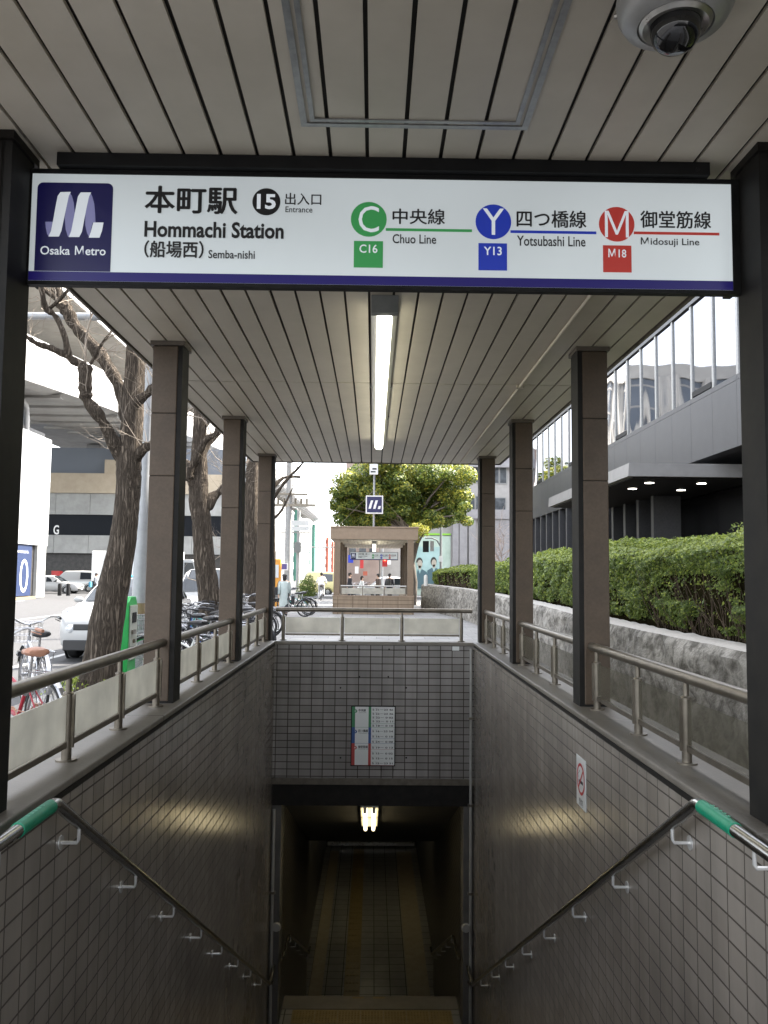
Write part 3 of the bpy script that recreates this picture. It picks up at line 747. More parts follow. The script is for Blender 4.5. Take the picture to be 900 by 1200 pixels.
def low_handrail(xw, sgn, label):
    x = xw+sgn*.075; z0 = EYE-4.80; z1 = EYE-6.75
    t = thing('passage_handrail', (x, 13.5, z0-.9), label, 'handrail', 'thin steel handrails of the lower stairs')
    b = MB(); b.tube([Vector((x-sgn*.01, 11.02, z0-.02)), Vector((x, 11.6, z0)), Vector((x, 11.7, z0-.03)), Vector((x, 15.6, z1)), Vector((x, 15.9, z1-.02))], .019, 10); b.build('pipe', 'steel_bright', t, smooth=True)
    for i in range(5):
        y = 11.9+i*.85; z = z0-.03+(z1-z0)*(y-11.7)/3.9
        b = MB(); b.tube([Vector((x, y, z-.017)), Vector((x, y, z-.07)), Vector((xw+sgn*.003, y, z-.07))], .007, 6); b.build('bracket', 'bracket_steel', t)
low_handrail(-1.15, 1, 'thin handrail of the lower stairs on the roadside passage wall')
low_handrail(1.2, -1, 'thin handrail of the lower stairs on the hedge side passage wall')

# ------------------------------------------------------------------ timetable board on the end wall
TY = YE-.022
A = at(411.5, 827, TY); B_ = at(463, 898, TY)
tx0, tx1, tz1, tz0 = A.x, B_.x, A.z, B_.z
t = thing('timetable_board', ((tx0+tx1)/2, TY, tz0), 'framed first and last train timetable in green blue and red on the end wall', 'timetable')
b = MB(); b.box(tx0, tx1, TY, YE-.001, tz0, tz1); b.build('frame', 'black', t)
W_, H_ = tx1-tx0, tz1-tz0
ix0, ix1, iz0, iz1 = tx0+.012, tx1-.012, tz0+.012, tz1-.012
pl_ = lambda d: (lambda x, z: (x, TY-d, z))
def TX(f): return ix0+f*(ix1-ix0)
def TZ(f): return iz1-f*(iz1-iz0)
b = MB(); quad(b, ix0, ix1, iz0, iz1, pl_(.001)); pp = b.build('paper', 'paper', t)
ink = MB()
secs = [(0.0, .352, 'p_green', 'C', '中央線', 'Chuo Line', ['5 31－23 46', '5 22－23 36', '5 22－ 0 02', '5 22－ 0 11', '5 18－ 0 10'], [.05, .12, .185, .25, .325], [.285]),
        (.352, .627, 'p_blue', 'Y', '四つ橋線', 'Yotsubashi Line', ['5 16－23 54', '5 16－ 0 10', '5 24－ 0 08'], [.42, .51, .60], [.54]),
        (.627, 1.0, 'p_red', 'Ｍ', '御堂筋線', 'Midosuji Line', ['5 19－ 0 13', '5 15－ 0 02', '5 15－ 0 15', '5 15－23 51'], [.70, .80, .885, .968], [.73])]
for (f0, f1, col, L_, jp, en, rows, ys_, cuts) in secs:
    b = MB(); quad(b, TX(0), TX(.075), TZ(f1), TZ(f0), pl_(.002)); quad(b, TX(.39), TX(.452), TZ(f1), TZ(f0), pl_(.002))
    quad(b, TX(0.075), TX(1), TZ(f1)-.0015, TZ(f1)+.0015, pl_(.0025))
    for c_ in cuts: quad(b, TX(.452), TX(1), TZ(c_)-.0012, TZ(c_)+.0012, pl_(.0025))
    cy_ = f0+.075; disc(b, TX(.085), TZ(cy_), .022, pl_(.0025)); sb = b.build('line_colour', col, pp)
    b = MB(); text_fit(b, L_, TX(.085)-.011, TX(.085)+.011, TZ(cy_)-.012, TZ(cy_)+.012, pl_(.004), keep=True); b.build('line_letter', 'white_paint', pp)
    text_fit(ink, jp, TX(.155), TX(.155)+.031*len(jp), TZ(cy_)-.006, TZ(cy_)+.028, pl_(.003), bold=.05)
    text_fit(ink, en, TX(.155), TX(.155)+.011*len(en), TZ(cy_)-.024, TZ(cy_)-.012, pl_(.003))
    for r_, y_ in zip(rows, ys_):
        text_fit(ink, r_, TX(.48), TX(.965), TZ(y_)-.011, TZ(y_)+.012, pl_(.003), bold=.02)
        text_fit(ink, '平日・土休日', TX(.47), TX(.60), TZ(y_)+.016, TZ(y_)+.022, pl_(.003))
ink.build('lettering', 'sign_ink', pp)

# ------------------------------------------------------------------ no smoking sign
pc = at(681.5, 917, 1)  # direction only; the sign lies on the tiled wall
d = pc-Vector((0, 0, EYE)); k = XR/d.x; c = Vector((0, 0, EYE))+d*k
t = thing('no_smoking_sign', (XR, c.y, c.z), 'small white no smoking sign with red ring on the tiled wall', 'sign')
sw, sh = .115, .155
pln = lambda dd: (lambda y, z: (XR-dd, c.y+y, c.z+z))
b = MB(); b.box(XR-.004, XR-.0005, c.y-sw, c.y+sw, c.z-sh, c.z+sh); pb = b.build('plate', 'paper', t)
b = MB(); n = 36; ro, ri, cz0 = .098, .080, .02
P = pln(.0055)
vv = []
for i in range(n):
    a = 2*math.pi*i/n; vv += [P(ro*math.cos(a), cz0+ro*math.sin(a)), P(ri*math.cos(a), cz0+ri*math.sin(a))]
b.add(vv, [(2*i, 2*((i+1) % n), 2*((i+1) % n)+1, 2*i+1) for i in range(n)])
a = math.radians(45); dx, dz = math.cos(a), math.sin(a)
b.add([P(ri*dx*s1-dz*.008*s2, cz0-ri*dz*s1-dx*.008*s2) for s1, s2 in ((-1, -1), (1, -1), (1, 1), (-1, 1))], [(0, 1, 2, 3)])
b.build('red_ring', 'red', pb)
b = MB(); P2 = pln(.005); quad(b, -.055, .04, cz0-.028, cz0-.008, P2); quad(b, .043, .052, cz0-.028, cz0-.008, P2)
for i in range(6):
    q = i/6; b.add([P2(.047+.02*math.sin(q*5), cz0+q*.05), P2(.055+.02*math.sin(q*5), cz0+q*.05), P2(.055+.02*math.sin((q+.17)*5), cz0+(q+.17)*.05), P2(.047+.02*math.sin((q+.17)*5), cz0+(q+.17)*.05)], [(0, 1, 2, 3)])
text_fit(b, '禁煙', -.05, .05, -.145, -.1, P2)
b.build('pictogram', 'sign_ink', pb)
# ================================================================== hedge side
M['granite'] = mat('granite', (.13, .118, .10), .9, col2=(.40, .375, .335), scale=9, detail=10, dirt=.4, bump=.7, bscale=34, lo=.38, hi=.58)
M['granite_cap'] = mat('granite_cap', (.40, .375, .34), .85, col2=(.52, .49, .45), scale=30, bump=.3, bscale=50)
M['leaf_a'] = leaf_mat('leaf_a', (.135, .19, .035), (.20, .27, .055))
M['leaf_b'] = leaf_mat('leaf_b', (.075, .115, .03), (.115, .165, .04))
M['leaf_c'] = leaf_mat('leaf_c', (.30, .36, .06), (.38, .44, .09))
M['twig'] = mat('twig', (.07, .05, .035), .9, col2=(.12, .085, .06), scale=30)
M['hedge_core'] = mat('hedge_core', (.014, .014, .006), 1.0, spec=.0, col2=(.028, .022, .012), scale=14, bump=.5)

wall_path = [(2.50, -3), (2.50, 5.7), (2.52, 9), (2.85, 14), (3.25, 22), (3.35, 27.5), (3.15, 31.5), (2.75, 35.5), (2.30, 39.2), (2.6, 40.6), (3.6, 41.4)]
def interp_path(path, step):
    out = []
    P = [Vector((*p, 0)) for p in path]
    for i in range(len(P)-1):
        p0 = P[max(i-1, 0)]; p1 = P[i]; p2 = P[i+1]; p3 = P[min(i+2, len(P)-1)]
        n = max(1, int((p2-p1).length/step))
        for j in range(n):
            s = j/n
            q = .5*((2*p1)+(p2-p0)*s+(2*p0-5*p1+4*p2-p3)*s*s+(3*p1-p0-3*p2+p3)*s**3); out.append(q)
    out.append(P[-1]); return out
wp = interp_path(wall_path, .07)
def wtop(y): return 1.06 if y < 26 else 1.06+.10*min(1, (y-26)/12)
from mathutils import noise as mnoise
NR = 22
def granite_wall(name, label, ia, ib, cap=0.0):
    b = MB(); rings = []
    seg = wp[ia:ib+1]
    for i, p in enumerate(seg):
        q0 = seg[max(i-1, 0)]; q1 = seg[min(i+1, len(seg)-1)]; d = (q1-q0).normalized(); nrm = Vector((-d.y, d.x, 0))
        r = []
        for j in range(NR):
            z = -.10+(wtop(p.y)+.10)*j/(NR-1)
            k = .06*mnoise.noise(Vector((p.x*3, p.y*2.6, z*3.2)))+.075*(.35-abs(mnoise.noise(Vector((p.y*6.5, z*7.5, 3)))))+.045*(.35-abs(mnoise.noise(Vector((p.y*13+z*5, z*14, 9)))))
            if j == NR-1: k = k*.4-.03
            q = p+nrm*k; r.append((q.x, q.y, z))
        for off in (.16, .36):
            q = p-nrm*off; r.append((q.x, q.y, wtop(p.y)+.012*mnoise.noise(Vector((p.y*5, off*9, 0)))))
        q = p-nrm*.36; r.append((q.x, q.y, -.1))
        rings.append(r)
    b.loft(rings)
    b.m = []
    n = len(rings[0])
    for i in range(len(rings)-1):
        for j in range(n): b.m.append(1 if j in (NR-1, NR) else 0)
    b.m += [0, 0]
    o = b.build(name, ['granite', 'granite_cap'], smooth=True)
    return tag(o, label, 'wall')
ksp = min(range(len(wp)), key=lambda i: abs(wp[i].y-28.6) if i < len(wp)*.9 else 99)
granite_wall('granite_wall', 'long rough split granite wall under the green hedge', 0, ksp)
granite_wall('granite_wall', 'curved stained granite wall end under the brown hedge patch', ksp, len(wp)-1)
b = MB(); b.prism([(9, -3), (9, 41.2), (3.9, 41.2), (2.75, 39.3), (3.1, 35.6), (3.5, 31.5), (3.68, 27.5), (3.58, 22), (3.2, 14), (2.85, 9), (2.8, 5.7), (2.8, -3)], 'Z', -.1, .92)
struct('planting_ground', b, 'tree_soil', 'earth of the raised planting bed')

def quads_mesh(name, C, N, size, mats, midx, parent=None, aspect=.62):
    """leaf faces: one small folded diamond per leaf"""
    n = len(C)
    N = N/np.linalg.norm(N, axis=1, keepdims=True)
    rv = NPR.normal(size=(n, 3)); U = np.cross(N, rv); U /= np.linalg.norm(U, axis=1, keepdims=True)+1e-9; V = np.cross(N, U)
    s = size[:, None]
    v = np.empty((n, 4, 3)); v[:, 0] = C-U*s*.5; v[:, 1] = C+V*s*.5*aspect-N*s*.08; v[:, 2] = C+U*s*.5; v[:, 3] = C-V*s*.5*aspect-N*s*.08
    me = bpy.data.meshes.new(name)
    me.vertices.add(n*4); me.vertices.foreach_set('co', v.reshape(-1).astype(np.float32))
    me.loops.add(n*4); me.loops.foreach_set('vertex_index', np.arange(n*4, dtype=np.int32))
    me.polygons.add(n); me.polygons.foreach_set('loop_start', np.arange(0, n*4, 4, dtype=np.int32)); me.polygons.foreach_set('loop_total', np.full(n, 4, dtype=np.int32))
    for x in mats: me.materials.append(M[x])
    me.polygons.foreach_set('material_index', midx.astype(np.int32)); me.update(); me.validate()
    o = bpy.data.objects.new(name, me); COL.objects.link(o)
    if parent is not None: o.parent = parent; OFF[o.name] = Vector((0, 0, 0))
    return o

# clipped hedge: a shell of leaves over a dark woody core that follows the wall
t = thing('hedge', (0, 0, 0), 'long clipped green hedge on the granite wall with a brown bare patch', 'hedge')
hp = interp_path([(2.86, -2), (2.86, 5.7), (2.90, 9), (3.22, 14), (3.60, 22), (3.72, 27.5), (3.55, 31.5), (3.15, 35.5), (2.75, 38.6), (3.1, 40.0), (4.2, 40.8)], .25)
hd = []
for i, p in enumerate(hp):
    d = (hp[min(i+1, len(hp)-1)]-hp[max(i-1, 0)]).normalized(); hd.append(Vector((-d.y, d.x, 0)))
def hz(y, x=0): return 2.035+.05*math.sin(y*.23+3.6)+.04*math.sin(y*1.1+1)+ (.0 if y < 33 else -.028*(y-33))
HW = 2.3
b = MB(); rings = []
for p, nn in zip(hp, hd):
    zt = hz(p.y)-.14; z0 = wtop(p.y)-.1
    rings.append([(p+nn*(-k)).to_tuple()[:2]+(z,) for k, z in ((.22, z0), (.13, z0+.25), (.14, zt-.22), (.30, zt-.04), (.7, zt), (HW-.2, zt), (HW, z0))])
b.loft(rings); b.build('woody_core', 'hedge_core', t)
arr = np.array([p.to_tuple() for p in hp]); nar = np.array([n_.to_tuple() for n_ in hd])
seglen = np.linalg.norm(np.diff(arr, axis=0), axis=1); cum = np.concatenate([[0], np.cumsum(seglen)])
def hedge_leaves(y0, y1, count, size):
    lo = np.interp(y0, arr[:150 if len(arr) > 150 else None, 1], cum[:150 if len(arr) > 150 else None]); 
    s = NPR.uniform(0, cum[-1], count*6)
    X = np.stack([np.interp(s, cum, arr[:, k]) for k in range(3)], 1); NN = np.stack([np.interp(s, cum, nar[:, k]) for k in range(3)], 1)
    keep = (X[:, 1] >= y0) & (X[:, 1] < y1); X = X[keep][:count]; NN = NN[keep][:count]; n = len(X)
    NN /= np.linalg.norm(NN, axis=1, keepdims=True)
    q = NPR.uniform(0, 1, n)             # along the profile: face, shoulder, top
    zt = np.array([hz(y) for y in X[:, 1]]); zb = np.array([wtop(y) for y in X[:, 1]])+.02
    face = q < .60
    f = q/.60
    # irregular lumps
    l = np.array([mnoise.noise(Vector((x*1.5, y*1.5, z_*2.2))) for x, y, z_ in zip(X[:, 0], X[:, 1], q*3)])
    l2 = np.array([mnoise.noise(Vector((x*5, y*5, z_*8))) for x, y, z_ in zip(X[:, 0], X[:, 1], q*3)])
    lump = .10*l+.07*l2
    P = X.copy(); Nrm = NN.copy()
    h = zt-zb
    r_ = .22
    depth = np.zeros(n); z = np.zeros(n)
    ff = np.clip(f, 0, 1)
    z[face] = (zb+ff*(h-r_*.4))[face]
    round_ = np.clip((ff-.78)/.22, 0, 1)
    depth[face] = (-lump+round_**2*.16+np.where(ff < .3, .12*(1-ff/.3), 0))[face]
    g = (q-.60)/.40
    depth[~face] = (.16+g*(HW-.3))[~face]; z[~face] = (zt+lump*.8-.03*np.exp(-g*9))[~face]
    inward = NPR.exponential(.035, n)
    depth += inward*face; z -= inward*(~face)
    P -= NN*depth[:, None]; P[:, 2] = z
    Nrm = np.where(face[:, None], NN*1.0+np.array([0, 0, .45])+np.array([0, 0, 1.2])*round_[:, None], np.array([0, 0, 1.0])+NN*.35)
    Nrm = Nrm+NPR.normal(scale=.55, size=(n, 3))
    # thin out the lower face and the bare patch
    bare = (X[:, 1] > 31.0) & (X[:, 1] < 37.6) & face & (ff < .80+.12*l)
    gap = face & (ff < .5) & ((l*.9+l2*.5) < -.12+ -.5*(ff-.25))
    hole = face & (X[:, 1] < 8.6) & (ff < .62) & (l+l2*.35 < .02)
    drop = bare & (NPR.uniform(size=n) < .93) | gap & (NPR.uniform(size=n) < .8) | hole & (NPR.uniform(size=n) < .86)
    k = ~drop
    u = NPR.uniform(size=n)+.25*l
    mi = np.where(~face | (ff > .85), np.where(u < .55, 2, 0), np.where(u < .18, 2, np.where(u < .62, 0, 1)))  # top and shoulder get paler leaves, painting in the light from above
    sz = size*NPR.uniform(.65, 1.35, n)
    return P[k], Nrm[k], sz[k], mi[k]
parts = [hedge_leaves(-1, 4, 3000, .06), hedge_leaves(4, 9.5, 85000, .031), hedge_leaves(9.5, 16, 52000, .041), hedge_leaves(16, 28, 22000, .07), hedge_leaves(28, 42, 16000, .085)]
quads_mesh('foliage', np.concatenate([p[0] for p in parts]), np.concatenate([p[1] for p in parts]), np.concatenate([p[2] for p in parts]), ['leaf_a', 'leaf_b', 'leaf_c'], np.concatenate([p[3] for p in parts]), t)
b = MB()
for i in range(420):
    y = rng.uniform(4.5, 9) if i < 300 else rng.uniform(31, 37.5)
    k = min(range(len(hp)), key=lambda q: abs(hp[q].y-y)); p = hp[k]; nn = hd[k]
    z = wtop(y)-.02; a = Vector((p.x, y, z))-nn*rng.uniform(.08, .25)
    c = a+Vector((rng.uniform(-.12, .12), rng.uniform(-.3, .3), rng.uniform(.2, .6)))+nn*rng.uniform(0, .12)
    m_ = (a+c)/2+Vector((rng.uniform(-.05, .05),)*3)
    th = .004 if i < 300 else .012
    b.tube([a, m_, c], [th, th*.8, th*.4], 4, caps=False)
b.build('bare_twigs', 'twig', t)['kind'] = 'stuff'
# small bollard by the bare patch
p = at(499, 676, 37.5)
b = MB(); b.lathe([(0, 1.10), (.085, 1.10), (.085, 1.52), (.07, 1.58), (0, 1.6)], (p.x, 37.5, 0), 'Z', 14)
tag(b.build('garden_light', 'white_paint', smooth=True), 'small white garden light beside the brown hedge patch', 'garden light')

# ================================================================== black granite building
M['black_granite'] = mat('black_granite', (.036, .036, .040), .45, col2=(.056, .056, .062), scale=26, detail=7, dirt=.12, rvar=.1)
M['black_granite2'] = mat('black_granite2', (.03, .03, .033), .4, col2=(.045, .045, .05), scale=26)
M['canopy_metal'] = mat('canopy_metal', (.25, .24, .235), .45, .2, col2=(.28, .27, .265), scale=4)
M['dark_glass'] = mat('dark_glass', (.008, .008, .009), .15)
mg = bpy.data.materials.new('mirror_glass'); mg.use_nodes = True; M['mirror_glass'] = mg
nb_ = mg.node_tree.nodes['Principled BSDF']; nb_.inputs['Base Color'].default_value = (.235, .24, .265, 1); nb_.inputs['Metallic'].default_value = 1.0; nb_.inputs['Roughness'].default_value = .02
tc_ = mg.node_tree.nodes.new('ShaderNodeTexCoord'); nz_ = mg.node_tree.nodes.new('ShaderNodeTexNoise'); nz_.inputs['Scale'].default_value = .55; nz_.inputs['Detail'].default_value = 0
bp_ = mg.node_tree.nodes.new('ShaderNodeBump'); bp_.inputs['Strength'].default_value = .35; bp_.inputs['Distance'].default_value = .05
mg.node_tree.links.new(tc_.outputs['Object'], nz_.inputs['Vector']); mg.node_tree.links.new(nz_.outputs['Fac'], bp_.inputs['Height']); mg.node_tree.links.new(bp_.outputs['Normal'], nb_.inputs['Normal'])
M['downlight'] = emit('downlight', (1.0, .95, .82), 2.5)
BX, BY0, BY1 = 8.0, -10.0, 46.5
t = thing('office_building', (BX, 18, 0), 'black granite office building with a band of mirror windows behind the hedge', 'building')
ZB, ZW0, ZW1 = 4.45, 6.05, 8.45
b = MB()
PN = 1.34; y = BY0
while y < BY1:                                    # stone band panels, each storey above repeats them
    for (z0, z1) in ((ZB, ZW0-.13), (ZW0-.125, ZW0)): b.box(BX-.05, BX+.2, y+.004, y+PN-.004, z0, z1-.004)
    y += PN
for k in range(3):
    z = ZW1+k*4.0
    b.box(BX-.05, BX+.2, BY0, BY1, z+.002, z+1.6)
b.build('stone_band', 'black_granite', t)
b = MB(); b.box(BX+.21, BX+20, BY0, BY1, ZB+.01, 17); b.box(BX+1.6, BX+20, BY0, BY1, -.1, ZB); b.build('building_core', 'black_granite2', t)
m1, fr, op = MB(), MB(), MB()
y = BY0; i = 0
while y < BY1-.1:
    for k in range(2):
        z0, z1 = ZW0+k*4.0, ZW1+k*4.0
        m1.box(BX+.01, BX+.13, y+.045, y+PN-.045, z0+.02, z1-.02) if k == 0 else None
        fr.box(BX-.025, BX+.2, y-.055, y+.055, z0, z1)
    if i % 5 == 2: op.box(BX-.04, BX+.008, y+.08, y+PN-.08, ZW0+.03, ZW0+.16)
    y += PN; i += 1
m1.each('window_pane', 'mirror_glass', t); fr.each('mullion', 'alu', t); op.each('hopper_frame', 'black', t)
b = MB(); b.box(BX+.12, BX+.14, BY0, BY1, ZW0+4.0, 17); b.build('upper_glazing', 'mirror_glass', t)
b = MB(); y = 23.9
while y < BY1: b.box(BX-.03, BX+.75, y-.11, y+.11, 0.5, ZB-.002); y += PN
b.each('ground_floor_fin', 'black_granite', t)
b = MB(); b.box(BX+1.3, BX+1.55, BY0, BY1, -.1, ZB-.004); b.build('ground_floor_glazing', 'dark_glass', t)
# entrance canopy of the building
b = MB(); b.prism([(5.95, 3.93), (BX+1.2, 3.93), (BX+1.2, 4.24), (5.97, 4.24)], 'Y', 19.5, 28.5); cn = b.build('canopy', 'canopy_metal', t)
b = MB(); b.box(6.1, BX+1.2, 19.62, 28.4, 3.90, 3.929); b.build('canopy_underside', 'black', cn)
b = MB()
for (u, v, Y) in ((741, 570, 22), (761, 562.5, 20.6), (822, 562.5, 20.6), (857, 570, 22), (798, 570, 22.2)):
    q = at(u, v, Y); b.cyl((q.x, Y, 3.892), (q.x, Y, 3.899), .11, n=14)
b.each('downlight', 'downlight', cn)

# ================================================================== building beyond with the advertising screen
M['beige_stone'] = mat('beige_stone', (.36, .345, .33), .7, col2=(.42, .40, .385), scale=2, dirt=.2)
M['grey_stone'] = mat('grey_stone', (.26, .25, .255), .7, col2=(.31, .30, .305), scale=2)
M['shop_glass'] = mat('shop_glass', (.42, .52, .44), .2, col2=(.5, .6, .52), scale=1.2)
M['poster'] = mat('poster', (.30, .46, .44), .3, col2=(.40, .56, .54), scale=.8)
M['lime'] = mat('lime', (.25, .55, .06), .4)
M['skin'] = mat('skin', (.55, .36, .26), .55)
M['hair'] = mat('hair', (.018, .014, .012), .6)
M['win_dark'] = mat('win_dark', (.05, .055, .06), .12, col2=(.12, .13, .14), scale=1.5)
M['ad_dark'] = mat('ad_dark', (.07, .13, .15), .5); M['ad_hair'] = mat('ad_hair', (.035, .035, .032), .5); M['ad_skin'] = mat('ad_skin', (.42, .38, .31), .5)
DY = 68.0
def px(u, v, Y=DY): return at(u, v, Y)
t = thing('corner_building', (9, DY, 0), 'beige stone corner building with a green glass shopfront and a turquoise poster', 'building')
xa = px(484, 650).x; xb = 22
b = MB(); b.box(xa, xb, DY, DY+14, -.2, 22); b.build('stone_front', 'beige_stone', t)
b = MB(); z = px(540, 608).z
for k in range(4): b.box(xa-.12, xb, DY-.45, DY-.002, z+k*4.2, z+.75+k*4.2)
b.each('cornice', 'grey_stone', t)
b = MB(); b.box(xa+.1, px(528, 650).x, DY-.06, DY-.003, 0, px(500, 628).z); b.build('shop_glazing', 'shop_glass', t)
b = MB(); b.box(xa+.1, px(528, 650).x, DY-.12, DY-.003, px(500, 627).z, px(500, 625).z); b.build('green_strip', 'lime', t)
b = MB()
for (u0, u1) in ((530, 537), (538, 547), (549, 557), (572, 600), (610, 640)): b.box(px(u0, 650).x, px(u1, 650).x, DY-.3, DY-.004, -.2, z-.02)
b.each('pilaster', 'grey_stone', t)
for (u0, u1, v0, v1) in ((546, 552, 548, 565), (553, 572, 548, 565), (546, 556, 582, 600), (558, 572, 582, 600), (577, 584, 548, 566), (586, 593, 548, 566), (574, 592, 584, 602)):
    f = MB(); a = px(u0, v1); c = px(u1, v0); f.box(a.x-.08, c.x+.08, DY-.05, DY-.004, a.z-.08, c.z+.08); fo = f.build('window', 'alu', t)
    f = MB(); f.box(a.x, c.x, DY-.055, DY-.045, a.z, c.z); f.build('pane', 'win_dark', fo)
# poster with two people
a = px(488, 690); c = px(515, 641)
b = MB(); b.box(a.x, c.x, DY-.14, DY-.062, a.z, c.z); po = b.build('poster', 'poster', t)
for (u, v, s, hl_) in ((491.5, 660, 1.0, .02), (508, 659, .92, .42)):
    q = px(u, v); PLq = lambda x, z: (x, DY-.15, z); PLh = lambda x, z: (x, DY-.145, z); PLf = lambda x, z: (x, DY-.155, z)
    b = MB(); b.add([PLh(q.x+(.27*math.cos(i*math.pi/12))*s, q.z+.06+max(-hl_, .40*math.sin(i*math.pi/12))*s) for i in range(24)], [tuple(range(24))]); b.build('portrait_hair', 'ad_hair', po)
    b = MB(); b.add([PLq(q.x+.03+.21*s*math.cos(i*math.pi/9), q.z-.06+.33*s*math.sin(i*math.pi/9)) for i in range(18)], [tuple(range(18))]); b.add([PLq(q.x-.09, q.z-.5*s), PLq(q.x+.13, q.z-.5*s), PLq(q.x+.11, q.z-.2*s), PLq(q.x-.07, q.z-.2*s)], [(0, 1, 2, 3)]); b.build('portrait_face', 'ad_skin', po)
    b = MB(); b.add([PLf(max(a.x+.03, q.x-.62*s), a.z+.03), PLf(q.x+.66*s, a.z+.03), PLf(q.x+.6*s, q.z-.72*s), PLf(q.x+.18*s, q.z-.46*s), PLf(q.x+.03*s, q.z-.85*s), PLf(q.x-.12*s, q.z-.46*s), PLf(max(a.x+.03, q.x-.55*s), q.z-.72*s)], [tuple(range(7))]); b.build('portrait_clothes', 'ad_dark', po)

# ================================================================== second entrance ahead
KY = 33.7; K0 = at(387, 650, KY).x; K1 = at(490, 650, KY).x; kc = (K0+K1)/2
M['kiosk'] = mat('kiosk', (.20, .138, .088), .55, col2=(.235, .165, .107), scale=30, dirt=.1)
M['kiosk_fascia'] = mat('kiosk_fascia', (.26, .185, .122), .5, col2=(.30, .215, .145), scale=6)
zr0, zr1 = 2.98, at(438, 617, KY).z
t = thing('station_entrance', (kc, KY, 0), 'second brown station entrance with flat roof and tiled base ahead', 'station entrance')
b = MB(); b.box(K0, K1, KY, KY+10.5, zr0, zr1-.06); b.box(K0-.03, K1+.03, KY-.03, KY+10.53, zr1-.058, zr1); b.build('roof', 'kiosk_fascia', t, bevel=.01)
b = MB()
for i in range(24): x = K0+.05+i*(K1-K0-.1)/24; b.box(x+.01, x+(K1-K0-.1)/24-.01, KY+.08, KY+10.4, zr0-.02, zr0-.003)
b.build('soffit_panels', 'soffit', t)
b = MB(); w0, w1 = at(390, 700, KY).x, at(485, 700, KY).x
b.box(w0, w1, KY-.05, KY+.25, 0, .70); b.box(w0, w0+.3, KY+.252, KY+9.4, 0, .70); b.box(w1-.3, w1, KY+.252, KY+9.4, 0, .70); b.build('tiled_base', 'tile_tan', t)
b = MB(); b.box(w0-.02, w1+.02, KY-.07, KY+.27, .702, .74); b.box(w0-.02, w0+.32, KY+.272, KY+9.42, .702, .74); b.box(w1-.32, w1+.02, KY+.272, KY+9.42, .702, .74); b.build('coping', 'kiosk_fascia', t)
for yy in (KY+.02, KY+2.7, KY+5.4, KY+9.0):
    for xx in (w0+.02, w1-.26):
        b = MB(); b.box(xx, xx+.24, yy, yy+.24, .742, zr0-.001); b.build('column', 'kiosk' if yy < KY+1 else 'stone', t)
b = MB(); b.tube([(w0+.3, KY+.12, 1.12), (w1-.3, KY+.12, 1.12)], .03, 8); b.build('top_rail', 'steel', t)
b = MB()
for i in range(3):
    xa_ = w0+.32+i*(w1-w0-.64)/3; b.box(xa_+.03, xa_+(w1-w0-.64)/3-.03, KY+.115, KY+.125, .80, 1.04)
b.each('glass_panel', 'glass_frost', t)
b = MB()
for i in range(4):
    xa_ = w0+.32+i*(w1-w0-.64)/3; b.box(xa_-.02, xa_+.02, KY+.10, KY+.14, .742, 1.1)
b.each('rail_post', 'steel_dull', t)
b = MB(); b.box(-.07+kc, .07+kc, KY+.9, KY+5, zr0-.16, zr0-.022); b.build('lamp_housing', 'lamp_grey', t)
b = MB(); b.box(-.06+kc, .06+kc, KY+.86, KY+4.8, zr0-.34, zr0-.165); b.build('lit_tube', 'tube', t)
# its hanging sign repeats the near one
s2 = dup(sign, (kc, KY+8.6, 2.36), 0, 'small lit station sign hanging inside the second entrance ahead')
s2.scale = (.88, 1, .88)
# pole with the metro sign above its roof
M['pole_grey'] = mat('pole_grey', (.33, .34, .35), .5, .2, col2=(.40, .41, .42), scale=6)
pp0 = at(438, 617, 36.0)
t = thing('metro_sign_pole', (pp0.x, 36.0, zr1), 'tall pole with square navy metro sign above the second entrance roof', 'sign pole')
b = MB(); b.cyl((pp0.x, 36.0, zr1), (pp0.x, 36.0, 6.9), .045, n=10); b.build('pole', 'pole_grey', t)
a = at(428.5, 602, 35.9); c = at(449, 581, 35.9)
b = MB(); b.box(a.x, c.x, 35.82, 35.94, a.z, c.z); fr_ = b.build('sign_frame', 'white_paint', t)
P = lambda d: (lambda x, z: (x, 35.82-d, z))
w_ = c.x-a.x
b = MB(); quad(b, a.x+.05, c.x-.05, a.z+.05, c.z-.05, P(.003)); b.build('navy_face', 'sign_navy', fr_)
em = MB()
def mp_(p): return (a.x+w_*((p[0]-240)/480.), a.z+w_*((960-p[1])/520.))
for ps in ([(382, 560), (448, 560), (412, 690), (384, 812), (318, 812), (345, 690)], [(510, 560), (577, 560), (540, 695), (512, 815), (446, 815), (473, 690)], [(597, 730), (662, 730), (640, 819), (572, 819)]):
    em.add([P(.006)(*mp_(q)) for q in ps], [tuple(range(len(ps)))])
em.build('emblem', 'white_paint', fr_)
a = at(433, 556, 35.9); c = at(443, 544, 35.9)
b = MB(); b.box(a.x, c.x, 35.84, 35.94, a.z, c.z); q_ = b.build('upper_plate', 'white_paint', t)
b = MB(); quad(b, a.x+.05, c.x-.1, a.z+.08, a.z+.14, lambda x, z: (x, 35.836, z)); quad(b, a.x+.12, c.x-.06, a.z+.2, a.z+.27, lambda x, z: (x, 35.836, z)); b.each('arrow_mark', 'sign_ink', q_)
b = MB()
for sx in (-1, 1): b.tube([(pp0.x, 35.9, 5.2), (pp0.x+sx*1.7, 36.6, zr1)], .008, 4)
b.each('guy_wire', 'steel_dull', t)

